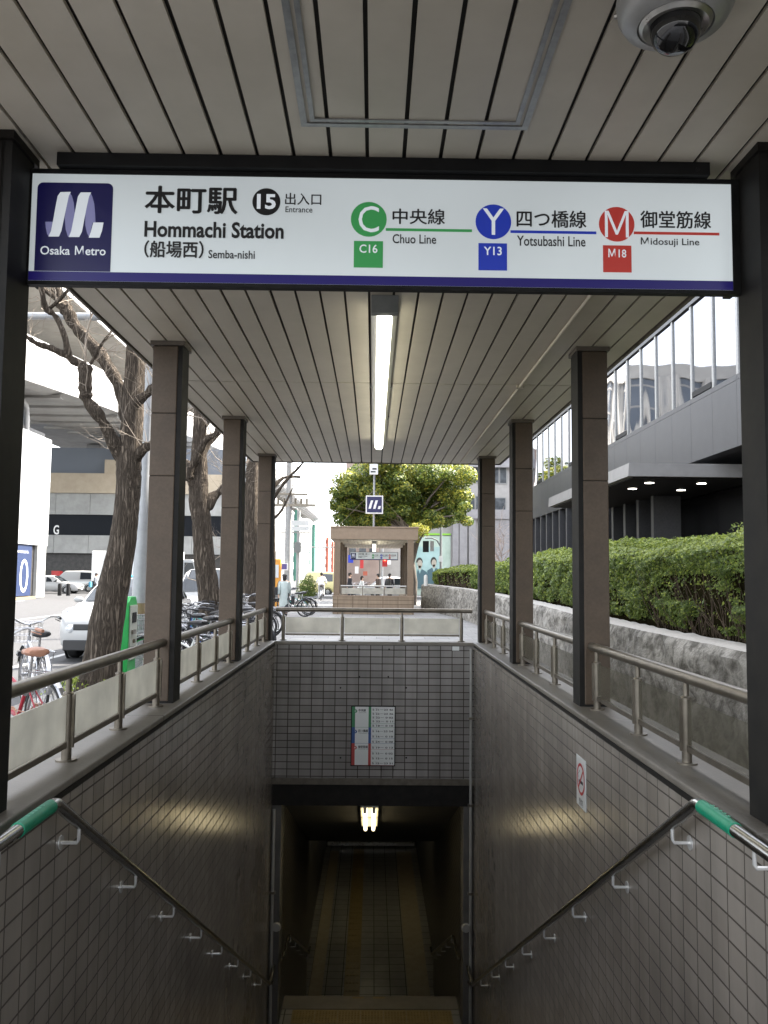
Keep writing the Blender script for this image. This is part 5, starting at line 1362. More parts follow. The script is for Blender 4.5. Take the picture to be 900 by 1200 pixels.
# ================================================================== road vehicles
M['car_white'] = mat('car_white', (.40, .40, .395), .22, spec=.6)
M['car_silver'] = mat('car_silver', (.46, .46, .45), .28, .4)
M['car_yellow'] = mat('car_yellow', (.68, .60, .28), .3)
M['car_blue'] = mat('car_blue', (.06, .34, .58), .3)
M['car_glass'] = mat('car_glass', (.02, .024, .028), .06, spec=.8)
M['car_trim'] = mat('car_trim', (.02, .02, .021), .5)
M['car_lamp'] = mat('car_lamp', (.6, .62, .64), .1, .3)
def make_car(name, label, cat, loc, rz, L, W, H, hood, belt, x_ws0, x_ws1, x_rw1, x_rw0, wr, paint, round_lamps=False, tail=.0, plate=True):
    """x forward; hood = bonnet height; ws = windscreen foot / top, rw = rear window top / foot (x from the front bumper)"""
    t = thing(name, loc, label, cat, None, rz)
    bl = dict(parent=t, local=True); hl = L/2
    zb = .22
    S = []
    def st(d, ztop, w_, rf=None, wroof=None, zb_=None): S.append((hl-d, ztop, w_*W/2, rf, (wroof or .8)*W/2, zb_ or zb))
    st(0, hood*.62, .80, zb_=zb+.1); st(.06, hood*.80, .90, zb_=zb+.03); st(.25, hood*.95, .98); st(.6, hood, 1.0); st(x_ws0*.75+.15, hood*1.02, 1.0)
    st(x_ws0, belt, 1.0, belt+.01, .86); st((x_ws0+x_ws1)/2, belt, 1.0, belt+(H-belt)*.58, .80); st(x_ws1, belt, 1.0, H*.985, .76); st((x_ws1+x_rw1)/2, belt, 1.0, H, .77)
    st(x_rw1, belt+.02, 1.0, H*.975, .74); st((x_rw1+x_rw0)/2, belt+.03, .99, belt+(H-belt)*.55, .77); st(x_rw0, belt+.02, .97, belt+.03, .8)
    if x_rw0 < L-.35: st(L-.25, belt*.97, .95)
    st(L-.06, belt*.9, .92, zb_=zb+.05); st(L, belt*.6, .84, zb_=zb+.12)
    def ring(x, zt, w_, rf, wr_, zb_):
        pr = [(w_*.86, zb_), (w_*.97, zb_+.10), (w_, (zb_+zt)*.5), (w_*.985, zt-.07), (w_*.95, zt)]
        if rf is None: pr += [(w_*.90, zt+.006), (w_*.6, zt+.02), (0, zt+.03)]
        else: pr += [(wr_+(w_*.95-wr_)*.12, rf-(rf-zt)*.14), (wr_*.8, rf), (0, rf+.018)]
        return [(x, y, z) for y, z in pr]+[(x, -y, z) for y, z in pr[-2::-1]]
    rings = [ring(*s) for s in S]
    b = MB(); b.loft(rings); b.build('body', paint, smooth=True, bevel=0, **bl)
    # glazing panes
    def pane(nm, pts, inset=.86):
        P = [Vector(p) for p in pts]; c = sum(P, Vector())/len(P); nrm = (P[1]-P[0]).cross(P[2]-P[0]).normalized()
        if nrm.dot(c-Vector((0, 0, .7))) < 0: nrm = -nrm
        b = MB(); b.add([c+(p-c)*inset+nrm*.012 for p in P], [tuple(range(len(P)))]); b.build(nm, 'car_glass', **bl)
    R5, R6, R7, R8, R9, R10, R11 = rings[5:12]
    for s in (0, 1):
        f = (lambda r, j: r[j]) if s == 0 else (lambda r, j: r[len(r)-1-j])
        pane('side_window', [f(R6, 4), f(R7, 4), f(R8, 4), f(R8, 5), f(R7, 5), f(R6, 5)], .88); pane('side_window', [f(R8, 4), f(R9, 4), f(R9, 5), f(R8, 5)], .88)
        pane('side_window', [f(R9, 4), f(R10, 4), f(R10, 5), f(R9, 5)], .8)
    n_ = len(R5)
    for nm, rs_ in (('windscreen', (R5, R6, R7)), ('rear_window', (R9, R10, R11))):
        G = [[Vector(r[j]) for j in range(5, n_-5)] for r in rs_]; c = sum((p for g in G for p in g), Vector())/sum(len(g) for g in G)
        nrm = (G[0][-1]-G[0][0]).cross(G[2][0]-G[0][0]).normalized()
        if nrm.z < 0: nrm = -nrm
        b = MB(); K = len(G[0]); b.add([c+(p-c)*.93+nrm*.022 for g in G for p in g], [(i*K+j, i*K+j+1, (i+1)*K+j+1, (i+1)*K+j) for i in range(2) for j in range(K-1)]); b.build(nm, 'car_glass', **bl)
    for xx in (hl-.85*wr/.31-.02, -hl+.78):
        for s in (-1, 1):
            y = s*(W/2-.09)
            b = MB(); b.lathe([(wr*.62, -.10), (wr*.93, -.10), (wr, -.06), (wr, .06), (wr*.93, .10), (wr*.62, .10)], (xx, y, wr), 'Y', 24); w_ = b.build('wheel', 'tyre', smooth=True, **bl)
            b = MB(); b.lathe([(0, s*.085), (wr*.2, s*.088), (wr*.55, s*.07), (wr*.63, s*.096)], (xx, y, wr), 'Y', 20); b.build('rim', 'alu', w_, local=True, smooth=True)
            b = MB(); b.lathe([(wr*1.02, s*.055), (wr*1.20, s*.075)], (xx, y+s*.025, wr+.01), 'Y', 24); b.build('wheel_arch', 'car_trim', **bl)
    b = MB(); b.box(hl-.03, hl+.035, -W*.40, W*.40, zb, zb+.20); b.box(hl-.09, hl+.015, -W*.30, W*.30, hood*.60, hood*.72); b.build('grille', 'car_trim', bevel=.02, **bl)
    for s in (-1, 1):
        b = MB()
        if round_lamps: b.ell((hl-.06, s*W*.335, hood*.62), .085, .105, .105, 16, 10)
        else: b.ell((hl-.14, s*W*.38, hood*.74), .14, .14, .085, 12, 8)
        b.build('headlight', 'car_lamp', smooth=True, **bl)
        if round_lamps: b = MB(); b.ell((hl-.42, s*W*.40, hood*.965), .22, .06, .05, 10, 6); b.build('side_lamp', 'car_lamp', smooth=True, **bl)
        b = MB(); b.ell((hl-x_ws0-.3, s*(W/2+.06), belt+.06), .055, .10, .065, 10, 6); b.build('mirror', paint, smooth=True, **bl)
        b = MB(); b.box(-hl-.01, -hl+.14, s*(W/2-.17)-.09, s*(W/2-.17)+.09, belt*.72, belt*.95); b.build('tail_lamp', 'red', **bl)
    if plate:
        b = MB(); b.box(hl+.036, hl+.045, -.165, .165, zb+.09, zb+.255); b.build('number_plate', 'paper', **bl)
    return t
PI = math.pi
make_car('parked_car', 'white crossover car with round headlights parked facing the leaning tree', 'car', (-5.15, 18.2, -.15), -PI/2, 4.13, 1.77, 1.58, 1.0, 1.08, 1.15, 1.95, 3.3, 4.0, .34, 'car_white', True)
make_car('parked_van', 'white minivan parked behind the crowd of bicycles', 'van', (-4.95, 26.0, -.15), -PI/2, 4.2, 1.69, 1.85, 1.0, 1.12, .75, 1.45, 3.85, 4.12, .31, 'car_white')
make_car('saloon_car', 'white saloon car by the two black bollards across the road', 'car', (-25.6, 68.0, -.15), 0, 4.4, 1.7, 1.42, .82, .9, 1.3, 2.0, 3.2, 3.9, .31, 'car_white')
make_car('people_carrier', 'silver people carrier under the expressway next to the truck', 'van', (-26.4, 75.0, -.15), PI, 4.7, 1.75, 1.85, 1.0, 1.05, .95, 1.7, 4.3, 4.62, .33, 'car_silver')
make_car('small_car', 'light blue small car in front of the white truck', 'car', (-18.6, 67.0, -.15), 0, 3.6, 1.6, 1.5, .85, .95, .9, 1.5, 3.0, 3.5, .29, 'car_blue')
make_car('small_van', 'pale yellow small van crossing behind the cyclist', 'van', (at(372, 680, 72).x, 72.0, -.15), PI, 3.4, 1.48, 1.95, 1.02, 1.08, .5, .95, 3.1, 3.36, .29, 'car_yellow')
make_car('estate_car', 'white estate car crossing behind the second entrance', 'car', (at(452, 680, 60).x, 60.0, -.15), PI, 4.3, 1.7, 1.6, .92, 1.0, 1.1, 1.8, 3.6, 4.2, .33, 'car_white')
# box truck
def truck():
    x0 = at(112, 660, 71).x; x1 = at(212, 660, 71).x; x2 = at(235, 660, 71).x
    t = thing('box_truck', ((x0+x2)/2, 71, -.15), 'long white box truck across the road behind the trees', 'truck')
    b = MB(); b.box(x0, x1, 70, 72.3, .85, 3.35); b.build('cargo_box', 'white_paint', t, bevel=.04)
    b = MB(); b.prism([(x1+.1, .45), (x2, .45), (x2, 1.35), (x2-.35, 2.55), (x2-.55, 2.7), (x1+.1, 2.7)], 'Y', 70.1, 72.2); c_ = b.build('cab', 'car_white', t, bevel=.05)
    b = MB(); b.prism([(x1+.5, 1.45), (x2-.18, 1.45), (x2-.46, 2.45), (x1+.5, 2.45)], 'Y', 70.07, 70.098); b.build('side_window', 'car_glass', c_)
    b = MB(); b.add([(x2+.01, 70.3, 1.5), (x2+.01, 72, 1.5), (x2-.33, 72, 2.5), (x2-.33, 70.3, 2.5)], [(0, 1, 2, 3)]); b.build('windscreen', 'car_glass', c_)
    b = MB(); b.box(x0, x1+.2, 70.3, 72, .45, .84); b.build('chassis', 'car_trim', t)
    for xx in (x0+1.2, x0+2.1, x2-.9):
        for yy in (70.2, 72.1):
            b = MB(); b.lathe([(.2, -.13), (.42, -.13), (.45, -.08), (.45, .08), (.42, .13), (.2, .13)], (xx, yy, .30), 'Y', 20); w_ = b.build('wheel', 'tyre', t, smooth=True)
            b = MB(); b.lathe([(0, -.08), (.2, -.12), (.2, .12), (0, .08)], (xx, yy, .30), 'Y', 16); b.build('rim', 'alu', w_)
    b = MB(); b.box(x2-.02, x2+.06, 70.1, 72.2, .3, .6); b.build('bumper', 'car_trim', t)
truck()
for u, nm in ((70, 'black bollard across the road, beside the headlight of the white saloon'), (80, 'black bollard across the road, nearer the truck')):
    p = at(u, 690, 56); b = MB(); b.lathe([(0, 0), (.13, 0), (.13, .72), (.10, .80), (0, .82)], (p.x, 56, -.0), 'Z', 14)
    tag(b.build('bollard', 'black', smooth=True), nm, 'bollard', 'bollards across the road')
a = at(60, 678, 80); c = at(70, 669, 80)
b = MB(); b.box(a.x, c.x, 80, 80.8, a.z, c.z); b.box(a.x+.1, a.x+.2, 80.1, 80.7, -.15, a.z); b.box(c.x-.2, c.x-.1, 80.1, 80.7, -.15, a.z)
tag(b.build('stall_counter', 'red'), 'red counter box in front of the dark shopfront', 'counter')

# ================================================================== buildings and expressway across the road
M['panel_white'] = mat('panel_white', (.36, .37, .38), .5, col2=(.42, .43, .44), scale=1.5, dirt=.05)
M['conc_white'] = mat('conc_white', (.36, .35, .335), .75, col2=(.42, .41, .395), scale=1.2, dirt=.12)
M['conc_grey'] = mat('conc_grey', (.33, .32, .30), .8, col2=(.40, .39, .37), scale=.8, dirt=.2)
M['conc_panel'] = mat('conc_panel', (.36, .36, .34), .7, col2=(.44, .44, .42), scale=1.5, dirt=.25)
M['conc_tan'] = mat('conc_tan', (.46, .38, .28), .75, col2=(.52, .44, .33), scale=1.2, dirt=.15)
M['navy_band'] = mat('navy_band', (.004, .006, .010), .5, spec=.2)
M['shop_dark'] = mat('shop_dark', (.03, .028, .027), .5, col2=(.06, .055, .05), scale=3)
M['blue_grey'] = mat('blue_grey', (.16, .18, .21), .7)
M['banner_blue'] = mat('banner_blue', (.006, .018, .065), .6, col2=(.008, .022, .075), scale=1)
M['mint'] = mat('mint', (.05, .17, .13), .5)
M['coral'] = mat('coral', (.36, .09, .05), .5)
# white panelled building with the blue 10 banner
XB = -21.7
t = thing('banner_building', (XB, 53, 0), 'white panelled building with a blue banner numbered 10 and pipes on its roof', 'building')
yA, yB = 44.0, 56.3
yB = min(56.3, 985*21.7/(437-65.5)) ; zt_ = at(65, 516, yB).z; zb_ = at(65, 640, yB).z
b = MB(); y = yB
while y > yA+.5: b.box(XB-6, XB, y-2.9, y-.02, zb_, zt_); y -= 2.92
b.build('upper_panels', 'panel_white', t)
b = MB(); b.box(XB-6, XB-.25, yA-.4, yB-.1, -.15, zb_-.01); b.build('ground_floor', 'shop_dark', t)
b = MB(); b.box(XB-.24, XB-.02, yB-1.6, yB-.2, -.1, zb_-.012); b.build('corner_pillar', 'conc_panel', t)
b = MB(); b.box(XB-5.9, XB-.4, yA, yB-.2, zt_+.002, zt_+.4); b.build('roof_edge', 'shop_dark', t)
b = MB(); b.box(XB-5, XB-.9, yA, yB-2.5, zt_+.401, zt_+1.7); b.build('rooftop_plant', 'blue_grey', t)
b = MB(); b.box(XB-.23, XB-.10, yA, yB-2.3, .05, zb_-.03); bn = b.build('banner', 'banner_blue', t)
b = MB(); PB = lambda y, z: (XB-.095, y, z)
yb1 = 985*21.7/(437-39.5); yb0 = 985*21.7/(437-18)
text_fit(b, '10', yb0+.3, yb1-.25, .25, 2.35, PB, bold=-.012); text_fit(b, 'OSAKA CENTER BLDG.', yb0-.6, yb1-.3, 2.72, 2.86, PB)
b.build('lettering', 'white_paint', bn)
b = MB()
pz = at(48, 472, 53).z; b.tube(sub([(XB-.4, 48, pz), (XB-.4, 51.8, pz), (XB-.4, 52.6, pz-.15), (XB-.4, 53, pz-.6), (XB-.4, 53.1, zt_)], 3), .17, 10); b.tube(sub([(XB-.8, 48, pz+.1), (XB-.8, 53.3, pz+.1), (XB-.8, 54, pz-.3), (XB-.8, 54.2, zt_)], 3), .15, 10); b.build('roof_pipe', 'conc_white', t, smooth=True)
# long building under the expressway with the dark sign band
GY = 84.0
def gx(u): return at(u, 660, GY).x
def gz(v, u=160): return at(u, v, GY).z
t = thing('arcade_building', (-24, GY, 0), 'long concrete building with navy sign band and dark shopfront under the expressway', 'building')
gx0, gx1 = -52, gx(282)
b = MB(); b.box(gx0, gx1, GY+.3, GY+25, -.2, gz(525)); b.build('core', 'blue_grey', t)
b = MB(); b.box(gx0, gx1, GY+.02, GY+.299, -.2, gz(649)-.01); b.build('shopfront', 'shop_dark', t)
b = MB(); x = gx0
while x < gx1-.2:
    x2_ = min(x+3.4, gx1)
    b.box(x, x2_-.03, GY-.5, GY+.298, gz(649), gz(628)-.01); b.box(x, x2_-.03, GY-.35, GY+.298, gz(604)+.01, gz(579)-.01); x += 3.4
b.each('concrete_panel', 'conc_panel', t)
b = MB(); b.box(gx0, gx1-.01, GY-.2, GY+.297, gz(628), gz(604)); nb2 = b.build('sign_band', 'navy_band', t)
b = MB(); text_fit(b, 'G', gx(62), gx(68.5), gz(627.5), gz(616.5), lambda x, z: (x, GY-.21, z), bold=.02); b.build('lettering', 'white_paint', nb2)
b = MB(); b.box(gx0, gx1-.02, GY-.6, GY+.296, gz(579), gz(556)); b.box(gx(121), gx(140), GY-.62, GY+.29, gz(556)+.005, gz(540)); b.build('tan_beam', 'conc_tan', t)
# elevated expressway ramp (rising away) and the main deck beside it
t = thing('expressway', (-21, 70, 0), 'elevated concrete expressway with white parapets above the buildings', 'expressway')
def deck(ys, zs, x0, x1, hp):
    b = MB(); r_ = []
    for y, z in zip(ys, zs): r_.append([(x0, y, z+.9), (x0+1.5, y, z), (x1-1.2, y, z), (x1, y, z+.25), (x1, y, z+1.2), (x0, y, z+1.2)])
    b.loft(r_); return b
ys = [18, 30, 48.3, 57, 66.3, 90, 130, 190]; zs = [9.6, 10.7, 12.45, 13.25, 14.0, 16.2, 19.0, 20.5]
deck(ys, zs, -31, -20.0, 0).build('ramp_deck', 'conc_grey', t)
b = MB(); b.loft([[(-19.98, y, z+.05), (-19.8, y, z+.05), (-19.8, y, z+2.7), (-19.98, y, z+2.7)] for y, z in zip(ys, zs)]); b.build('parapet', 'conc_white', t)
b = MB(); b.loft([[(-19.795, y, z+1.05), (-19.785, y, z+1.05), (-19.785, y, z+1.10), (-19.795, y, z+1.10)] for y, z in zip(ys, zs)]); b.build('parapet_joint', 'conc_grey', t)
y2 = [-10, 30, 55, 100, 160, 300]; z2 = [19.0, 19.1, 19.3, 19.7, 20.3, 21.4]
deck(y2, z2, -48, -20.2, 0).build('main_deck', 'conc_grey', t)
b = MB(); b.loft([[(-20.18, y, z+.2), (-20.0, y, z+.2), (-20.0, y, z+1.3), (-20.18, y, z+1.3)] for y, z in zip(y2, z2)]); b.build('parapet', 'conc_white', t)
for (x, y, z) in ((-29, 94, 16.2), (-29, 120, 18.2), (-40, 94, 19.2), (-40, 120, 19.6)):
    b = MB(); b.box(x-1, x+1, y-.9, y+.9, -.2, z+.1); b.build('pier', 'conc_grey', t, bevel=.1)
b = MB(); y = 30
while y < 150:
    z = np.interp(y, ys, zs); b.box(-30.9, -20.4, y, y+.5, z-.18, z+.02); y += 6
b.each('cross_beam', 'conc_grey', t)
b = MB(); y = 120
while y < 298:
    z = np.interp(y, y2, z2); b.prism([(-21.4, z-1.5), (-19.2, z-.25), (-19.2, z+.1), (-21.4, z+.1)], 'Y', y, y+1.4); y += 5
b.each('edge_bracket', 'conc_white', t)
# far buildings along the left side of the avenue
def facade(label, y0, y1, h, mt, strips, x=-21.0, win='win_dark', storeys=5, brackets=True):
    t = thing('avenue_building', (x, (y0+y1)/2, 0), label, 'building')
    b = MB(); b.box(x-18, x, y0, y1, -.2, h); b.build('walls', mt, t)
    for (ys_, wd, m) in strips:
        b = MB(); b.box(x+.01, x+1.0, ys_, ys_+wd, 0, h+.6); b.build('coloured_pier', m, t)
    fh = h/storeys
    for k in range(storeys):
        y = y0+3
        while y < y1-10:
            b = MB(); b.box(x+.005, x+.06, y, y+9, k*fh+fh*.35, k*fh+fh*.8); wo = b.build('window', win, t)
            y += 13
    if brackets:
        b = MB(); b.box(x-1, x+2.6, y0, y1, h+1.6, h+2.0); y = y0+1
        while y < y1:
            b.prism([(x+.1, h-1.2), (x+2.3, h+1.1), (x+2.3, h+1.59), (x+.1, h+1.59)], 'Y', y, y+1.3); y += 5
        b.build('roof_brackets', 'steel_dull', t)
facade('far white avenue building with mint green piers below the expressway', 165, 295, 18.0, 'conc_white', [(222, 7, 'mint'), (286, 6, 'mint')], brackets=False)
facade('distant white avenue building with coral piers', 298, 430, 17.5, 'panel_white', [(372, 8, 'coral'), (420, 7, 'coral')], brackets=False)
# tall building with branching white ribs, mirrored in the office windows
M['rib_white'] = mat('rib_white', (.40, .385, .35), .6, col2=(.46, .445, .41), scale=.4)
M['blue_glass'] = mat('blue_glass', (.07, .09, .12), .15, col2=(.12, .14, .17), scale=.2)
t = thing('ribbed_building', (-39, 158, 0), 'tall glass building with branching white ribs rising beyond the expressway', 'building')
b = MB(); b.box(-50, -29, 150, 166, -.2, 40); b.build('glass_front', 'blue_glass', t)
b = MB(); b.box(-50.4, -28.6, 149.4, 166.4, 37.5, 40.3)
for x in (-47, -40.5, -34):
    b.tube(sub([(x, 149.6, 0), (x, 149.6, 14), (x, 149.6, 21)], 3), 1.0, 8)
    for sx in (-1, 1): b.tube(sub([(x, 149.6, 19), (x+sx*.8, 149.6, 25), (x+sx*2.6, 149.6, 31), (x+sx*3.2, 149.6, 38)], 4), [.8]*12+[.7], 8)
for y in (153, 160):
    b.tube(sub([(-28.8, y, 0), (-28.8, y, 14), (-28.8, y, 21)], 3), 1.0, 8)
    for sx in (-1, 1): b.tube(sub([(-28.8, y, 19), (-28.8, y+sx*.8, 25), (-28.8, y+sx*2.6, 31), (-28.8, y+sx*3.2, 38)], 4), [.8]*12+[.7], 8)
b.build('white_ribs', 'rib_white', t, smooth=True)
b = MB()
for k in range(9): b.box(-50.05, -28.95, 149.95, 166.05, 4+k*4, 4.35+k*4)
b.build('floor_lines', 'conc_grey', t)
M['brown_wall'] = mat('brown_wall', (.26, .20, .17), .8, col2=(.34, .27, .23), scale=.5)
t = thing('shop_building', (0, 100, 0), 'brown shop building with hanging signs seen through the second entrance', 'building')
xa, xb2 = at(404, 660, 100).x, at(470, 660, 100).x
b = MB(); b.box(xa, xb2-2.6, 100, 112, -.2, 17); b.build('walls', 'brown_wall', t)
b = MB(); b.box(xb2-2.5, xb2+4, 103, 115, -.2, 20); b.build('grey_wing', 'conc_grey', t)
for k in range(4):
    for i in range(3):
        b = MB(); b.box(xa+.5+i*1.2, xa+1.3+i*1.2, 99.9, 99.99, 3.6+k*3.1, 5.2+k*3.1); b.build('window', 'win_dark', t)
for i, (u, v, wd, hh, m_) in enumerate(((411, 655, 6, 9, 'sign_blue'), (424, 660, 4, 12, 'red'), (433, 653, 5, 6, 'white_paint'), (428, 672, 5, 5, 'coral'), (418, 668, 4, 8, 'white_paint'), (456, 657, 4, 9, 'white_paint'))):
    a = at(u, v, 98.5); b = MB(); b.box(a.x-wd*.05, a.x+wd*.05, 98.4, 98.6, a.z-hh*.05, a.z+hh*.05); b.build('shop_sign', m_, t)
q = at(360, 690, 41)
t = thing('shrub', (q.x, 41, 0), 'dark green shrub beside the parked bicycles and the cyclist', 'shrub')
n = 1500; d = NPR.normal(size=(n, 3)); d /= np.linalg.norm(d, axis=1, keepdims=True); c = d*np.array([.5, .5, .75])*NPR.uniform(.5, 1.05, (n, 1))+np.array([0, 0, .8])
quads_mesh('foliage', c, d+NPR.normal(scale=.5, size=(n, 3)), NPR.uniform(.06, .13, n), ['leaf_b', 'leaf_a'], (NPR.uniform(size=n) < .3).astype(int), t)
b = MB(); b.tube([(q.x, 41, 0), (q.x+.02, 41, .6)], [.05, .03], 6); b.build('stem', 'twig', t)
n = 500; q = at(108, 806, 11.3); d = NPR.normal(size=(n, 3)); c = np.stack([q.x+NPR.normal(scale=.22, size=n), 11.1+NPR.normal(scale=.2, size=n), NPR.uniform(.02, .22, n)], 1)
tag(quads_mesh('weeds', c, d, NPR.uniform(.03, .08, n), ['leaf_a', 'leaf_c'], (NPR.uniform(size=n) < .5).astype(int)), 'green weeds at the foot of the leaning tree', None, None, 'stuff')
# ================================================================== people
def cloth(name, c, c2=None): M[name] = mat(name, c, .85, col2=c2 or tuple(x*1.15 for x in c), scale=6, bump=.15, bscale=30)
cloth('coat_pale', (.44, .50, .48)); cloth('shirt_white', (.72, .72, .72)); cloth('suit_dark', (.022, .022, .028)); cloth('trousers_light', (.55, .55, .54))
cloth('jacket_grey', (.13, .14, .155)); cloth('dress_white', (.68, .70, .68)); cloth('jacket_brown', (.08, .06, .05)); cloth('trousers_dark', (.03, .03, .035))
M['leather_black'] = mat('leather_black', (.015, .015, .016), .4); M['bag_blue'] = mat('bag_blue', (.08, .30, .45), .6)
BASEJ = dict(pelvis=(0, 0, .95), spine=(0, -.01, 1.14), chest=(0, 0, 1.34), neck=(0, -.01, 1.455), head0=(0, .01, 1.52), head1=(0, .02, 1.60), head2=(0, .01, 1.67),
    sl=(-.165, 0, 1.39), el=(-.215, -.03, 1.12), wl=(-.225, .04, .88), hl=(-.225, .06, .80), sr=(.165, 0, 1.39), er=(.215, -.03, 1.12), wr=(.225, .04, .88), hr=(.225, .06, .80),
    pl=(-.09, 0, .90), kl=(-.10, .02, .50), al=(-.10, -.03, .09), tl=(-.11, .12, .035), pr=(.09, 0, .90), kr=(.10, .02, .50), ar=(.10, -.03, .09), tr=(.11, .12, .035))
RADS = dict(pelvis=(.135, .105), spine=(.12, .09), chest=(.145, .10), neck=(.05, .055), head0=(.06, .075), head1=(.078, .095), head2=(.05, .06), sl=(.06, .06), el=(.042, .042), wl=(.028, .024), hl=(.035, .018), sr=(.06, .06), er=(.042, .042), wr=(.028, .024), hr=(.035, .018),
    pl=(.088, .09), kl=(.056, .058), al=(.038, .042), tl=(.036, .026), pr=(.088, .09), kr=(.056, .058), ar=(.038, .042), tr=(.036, .026))
EDG = [('pelvis', 'spine'), ('spine', 'chest'), ('chest', 'neck'), ('neck', 'head0'), ('head0', 'head1'), ('head1', 'head2'), ('chest', 'sl'), ('sl', 'el'), ('el', 'wl'), ('wl', 'hl'), ('chest', 'sr'), ('sr', 'er'), ('er', 'wr'), ('wr', 'hr'),
    ('pelvis', 'pl'), ('pl', 'kl'), ('kl', 'al'), ('al', 'tl'), ('pelvis', 'pr'), ('pr', 'kr'), ('kr', 'ar'), ('ar', 'tr')]
def person(label, loc, rz, h=1.65, pose=None, top='suit_dark', bottom='trousers_dark', top_len=.86, long_hair=False, flare=0.0, skirt=None, group=None):
    J = {k: Vector(v) for k, v in BASEJ.items()}
    for k, v in (pose or {}).items(): J[k] = Vector(v)
    s = h/1.73
    J = {k: v*s for k, v in J.items()}
    t = thing('person', loc, label, 'person', group, rz); bl = dict(parent=t, local=True)
    names = list(J); idx = {n: i for i, n in enumerate(names)}
    V = [J[n] for n in names]; Rr = [tuple(q*s for q in RADS[n]) for n in names]; E = [(idx[a], idx[c]) for a, c in EDG]
    for sd, sg in (('l', -1), ('r', 1)):                       # five fingers on each hand
        w_, hd = J['w'+sd], J['h'+sd]; d = (hd-w_).normalized(); side = Vector((0, 1, 0)) if abs(d.y) < .8 else Vector((0, 0, 1)); a = (side-d*side.dot(d)).normalized()
        inn = Vector((-sg, 0, 0))
        for i in range(4):
            p0 = hd+a*(.022-.015*i)*s; ln = (.07, .08, .075, .06)[i]*s
            k = len(V); V += [p0+d*ln*.55, p0+d*ln+inn*.02*s]; Rr += [(.0095*s,)*2, (.0075*s,)*2]; E += [(idx['h'+sd], k), (k, k+1)]
        k = len(V); V += [w_+d*.03*s+a*.045*s, w_+d*.065*s+a*.055*s+inn*.01*s]; Rr += [(.011*s,)*2, (.009*s,)*2]; E += [(idx['w'+sd], k), (k, k+1)]
    me = bpy.data.meshes.new('body_skeleton'); me.from_pydata([tuple(v) for v in V], E, [])
    o = bpy.data.objects.new('body_skeleton', me); COL.objects.link(o)
    md = o.modifiers.new('skin', 'SKIN'); md.use_smooth_shade = True
    for i, sv in enumerate(me.skin_vertices[0].data): sv.radius = Rr[i]; sv.use_root = (i == 0)
    sb = o.modifiers.new('sub', 'SUBSURF'); sb.levels = 1; sb.render_levels = 1
    dg = bpy.context.evaluated_depsgraph_get(); m2 = bpy.data.meshes.new_from_object(o.evaluated_get(dg))
    bpy.data.objects.remove(o)
    m2.name = 'body'; m2.materials.clear(); m2.materials.append(M['skin'])
    bo = bpy.data.objects.new('body', m2); COL.objects.link(bo); bo.parent = t
    hc = J['head1']; up = (J['head2']-J['head0']).normalized(); fw = Vector((0, 1, 0)); fw = (fw-up*fw.dot(up)).normalized(); rt = fw.cross(up)
    b = MB()
    for sg in (-1, 1): e_ = hc+fw*.092*s+rt*sg*.032*s+up*.0; b.ell(e_, .012*s, .008*s, .008*s, 8, 5)
    b.each('eye', 'hair', **bl)
    b = MB(); b.add([hc+fw*.088*s+up*.005*s, hc+fw*.118*s-up*.032*s, hc+fw*.088*s-up*.04*s+rt*.016*s, hc+fw*.088*s-up*.04*s-rt*.016*s], [(0, 1, 2), (0, 3, 1), (1, 3, 2)])
    for sg in (-1, 1): b.ell(hc+rt*sg*.082*s-fw*.005*s-up*.01*s, .012*s, .02*s, .032*s, 8, 5)
    b.build('nose_and_ears', 'skin', **bl)
    b = MB(); c = hc+up*.035*s-fw*.022*s; b.ell(c, .098*s, .108*s, .088*s, 16, 10)
    if long_hair: b.ell(hc-fw*.06*s-up*.04*s, .092*s, .07*s, .13*s, 14, 8)
    else: b.ell(hc-fw*.055*s-up*.015*s, .085*s, .06*s, .085*s, 12, 8)
    b.build('hair', 'hair', smooth=True, **bl)
    # coat or jacket: shell that follows the trunk, with sleeves
    b = MB()
    sh = (J['sl']+J['sr'])/2
    prof = [(J['neck']*.55+sh*.45, .075, .075), (sh+Vector((0, 0, .015*s)), .175, .095), (J['chest'], .195, .13), (J['spine'], .165+flare*.1, .125), (J['pelvis'], .178+flare*.25, .135+flare*.15)]
    lo = Vector((J['pelvis'].x, (J['kl'].y+J['kr'].y)/2*.6+J['pelvis'].y*.4, top_len*s))
    if top_len < .84: prof.append((lo, .165+flare, .13+flare*.8))
    rings = [[(c_.x+rx*s*math.cos(a), c_.y+ry*s*math.sin(a)*(1+.03*math.sin(5*a)), c_.z) for a in np.linspace(0, 2*math.pi, 18, endpoint=False)] for c_, rx, ry in prof]
    b.loft(rings)
    for sd in 'lr': b.tube([J['s'+sd]*.96+J['chest']*.04, J['s'+sd]*.5+J['e'+sd]*.5, J['e'+sd], J['e'+sd]*.45+J['w'+sd]*.55, J['w'+sd]], [.078*s, .068*s, .058*s, .05*s, .042*s], 10)
    b.build('coat' if top_len < .8 else 'jacket', top, smooth=True, **bl)
    if skirt:
        b = MB(); b.loft([[(J['pelvis'].x+rx*s*math.cos(a), J['pelvis'].y+ry*s*math.sin(a), z*s) for a in np.linspace(0, 2*math.pi, 16, endpoint=False)] for z, rx, ry in ((1.02, .15, .12), (.75, .20, .17), (.45, .24, .20))]); b.build('skirt', skirt, smooth=True, **bl)
    b = MB()
    for sd in 'lr': b.tube([J['p'+sd]+Vector((0, 0, .05*s)), J['p'+sd]*.5+J['k'+sd]*.5, J['k'+sd], J['k'+sd]*.4+J['a'+sd]*.6, J['a'+sd]+Vector((0, 0, .02*s))], [.105*s, .092*s, .075*s, .066*s, .06*s], 12)
    b.build('trousers', bottom, smooth=True, **bl)
    b = MB()
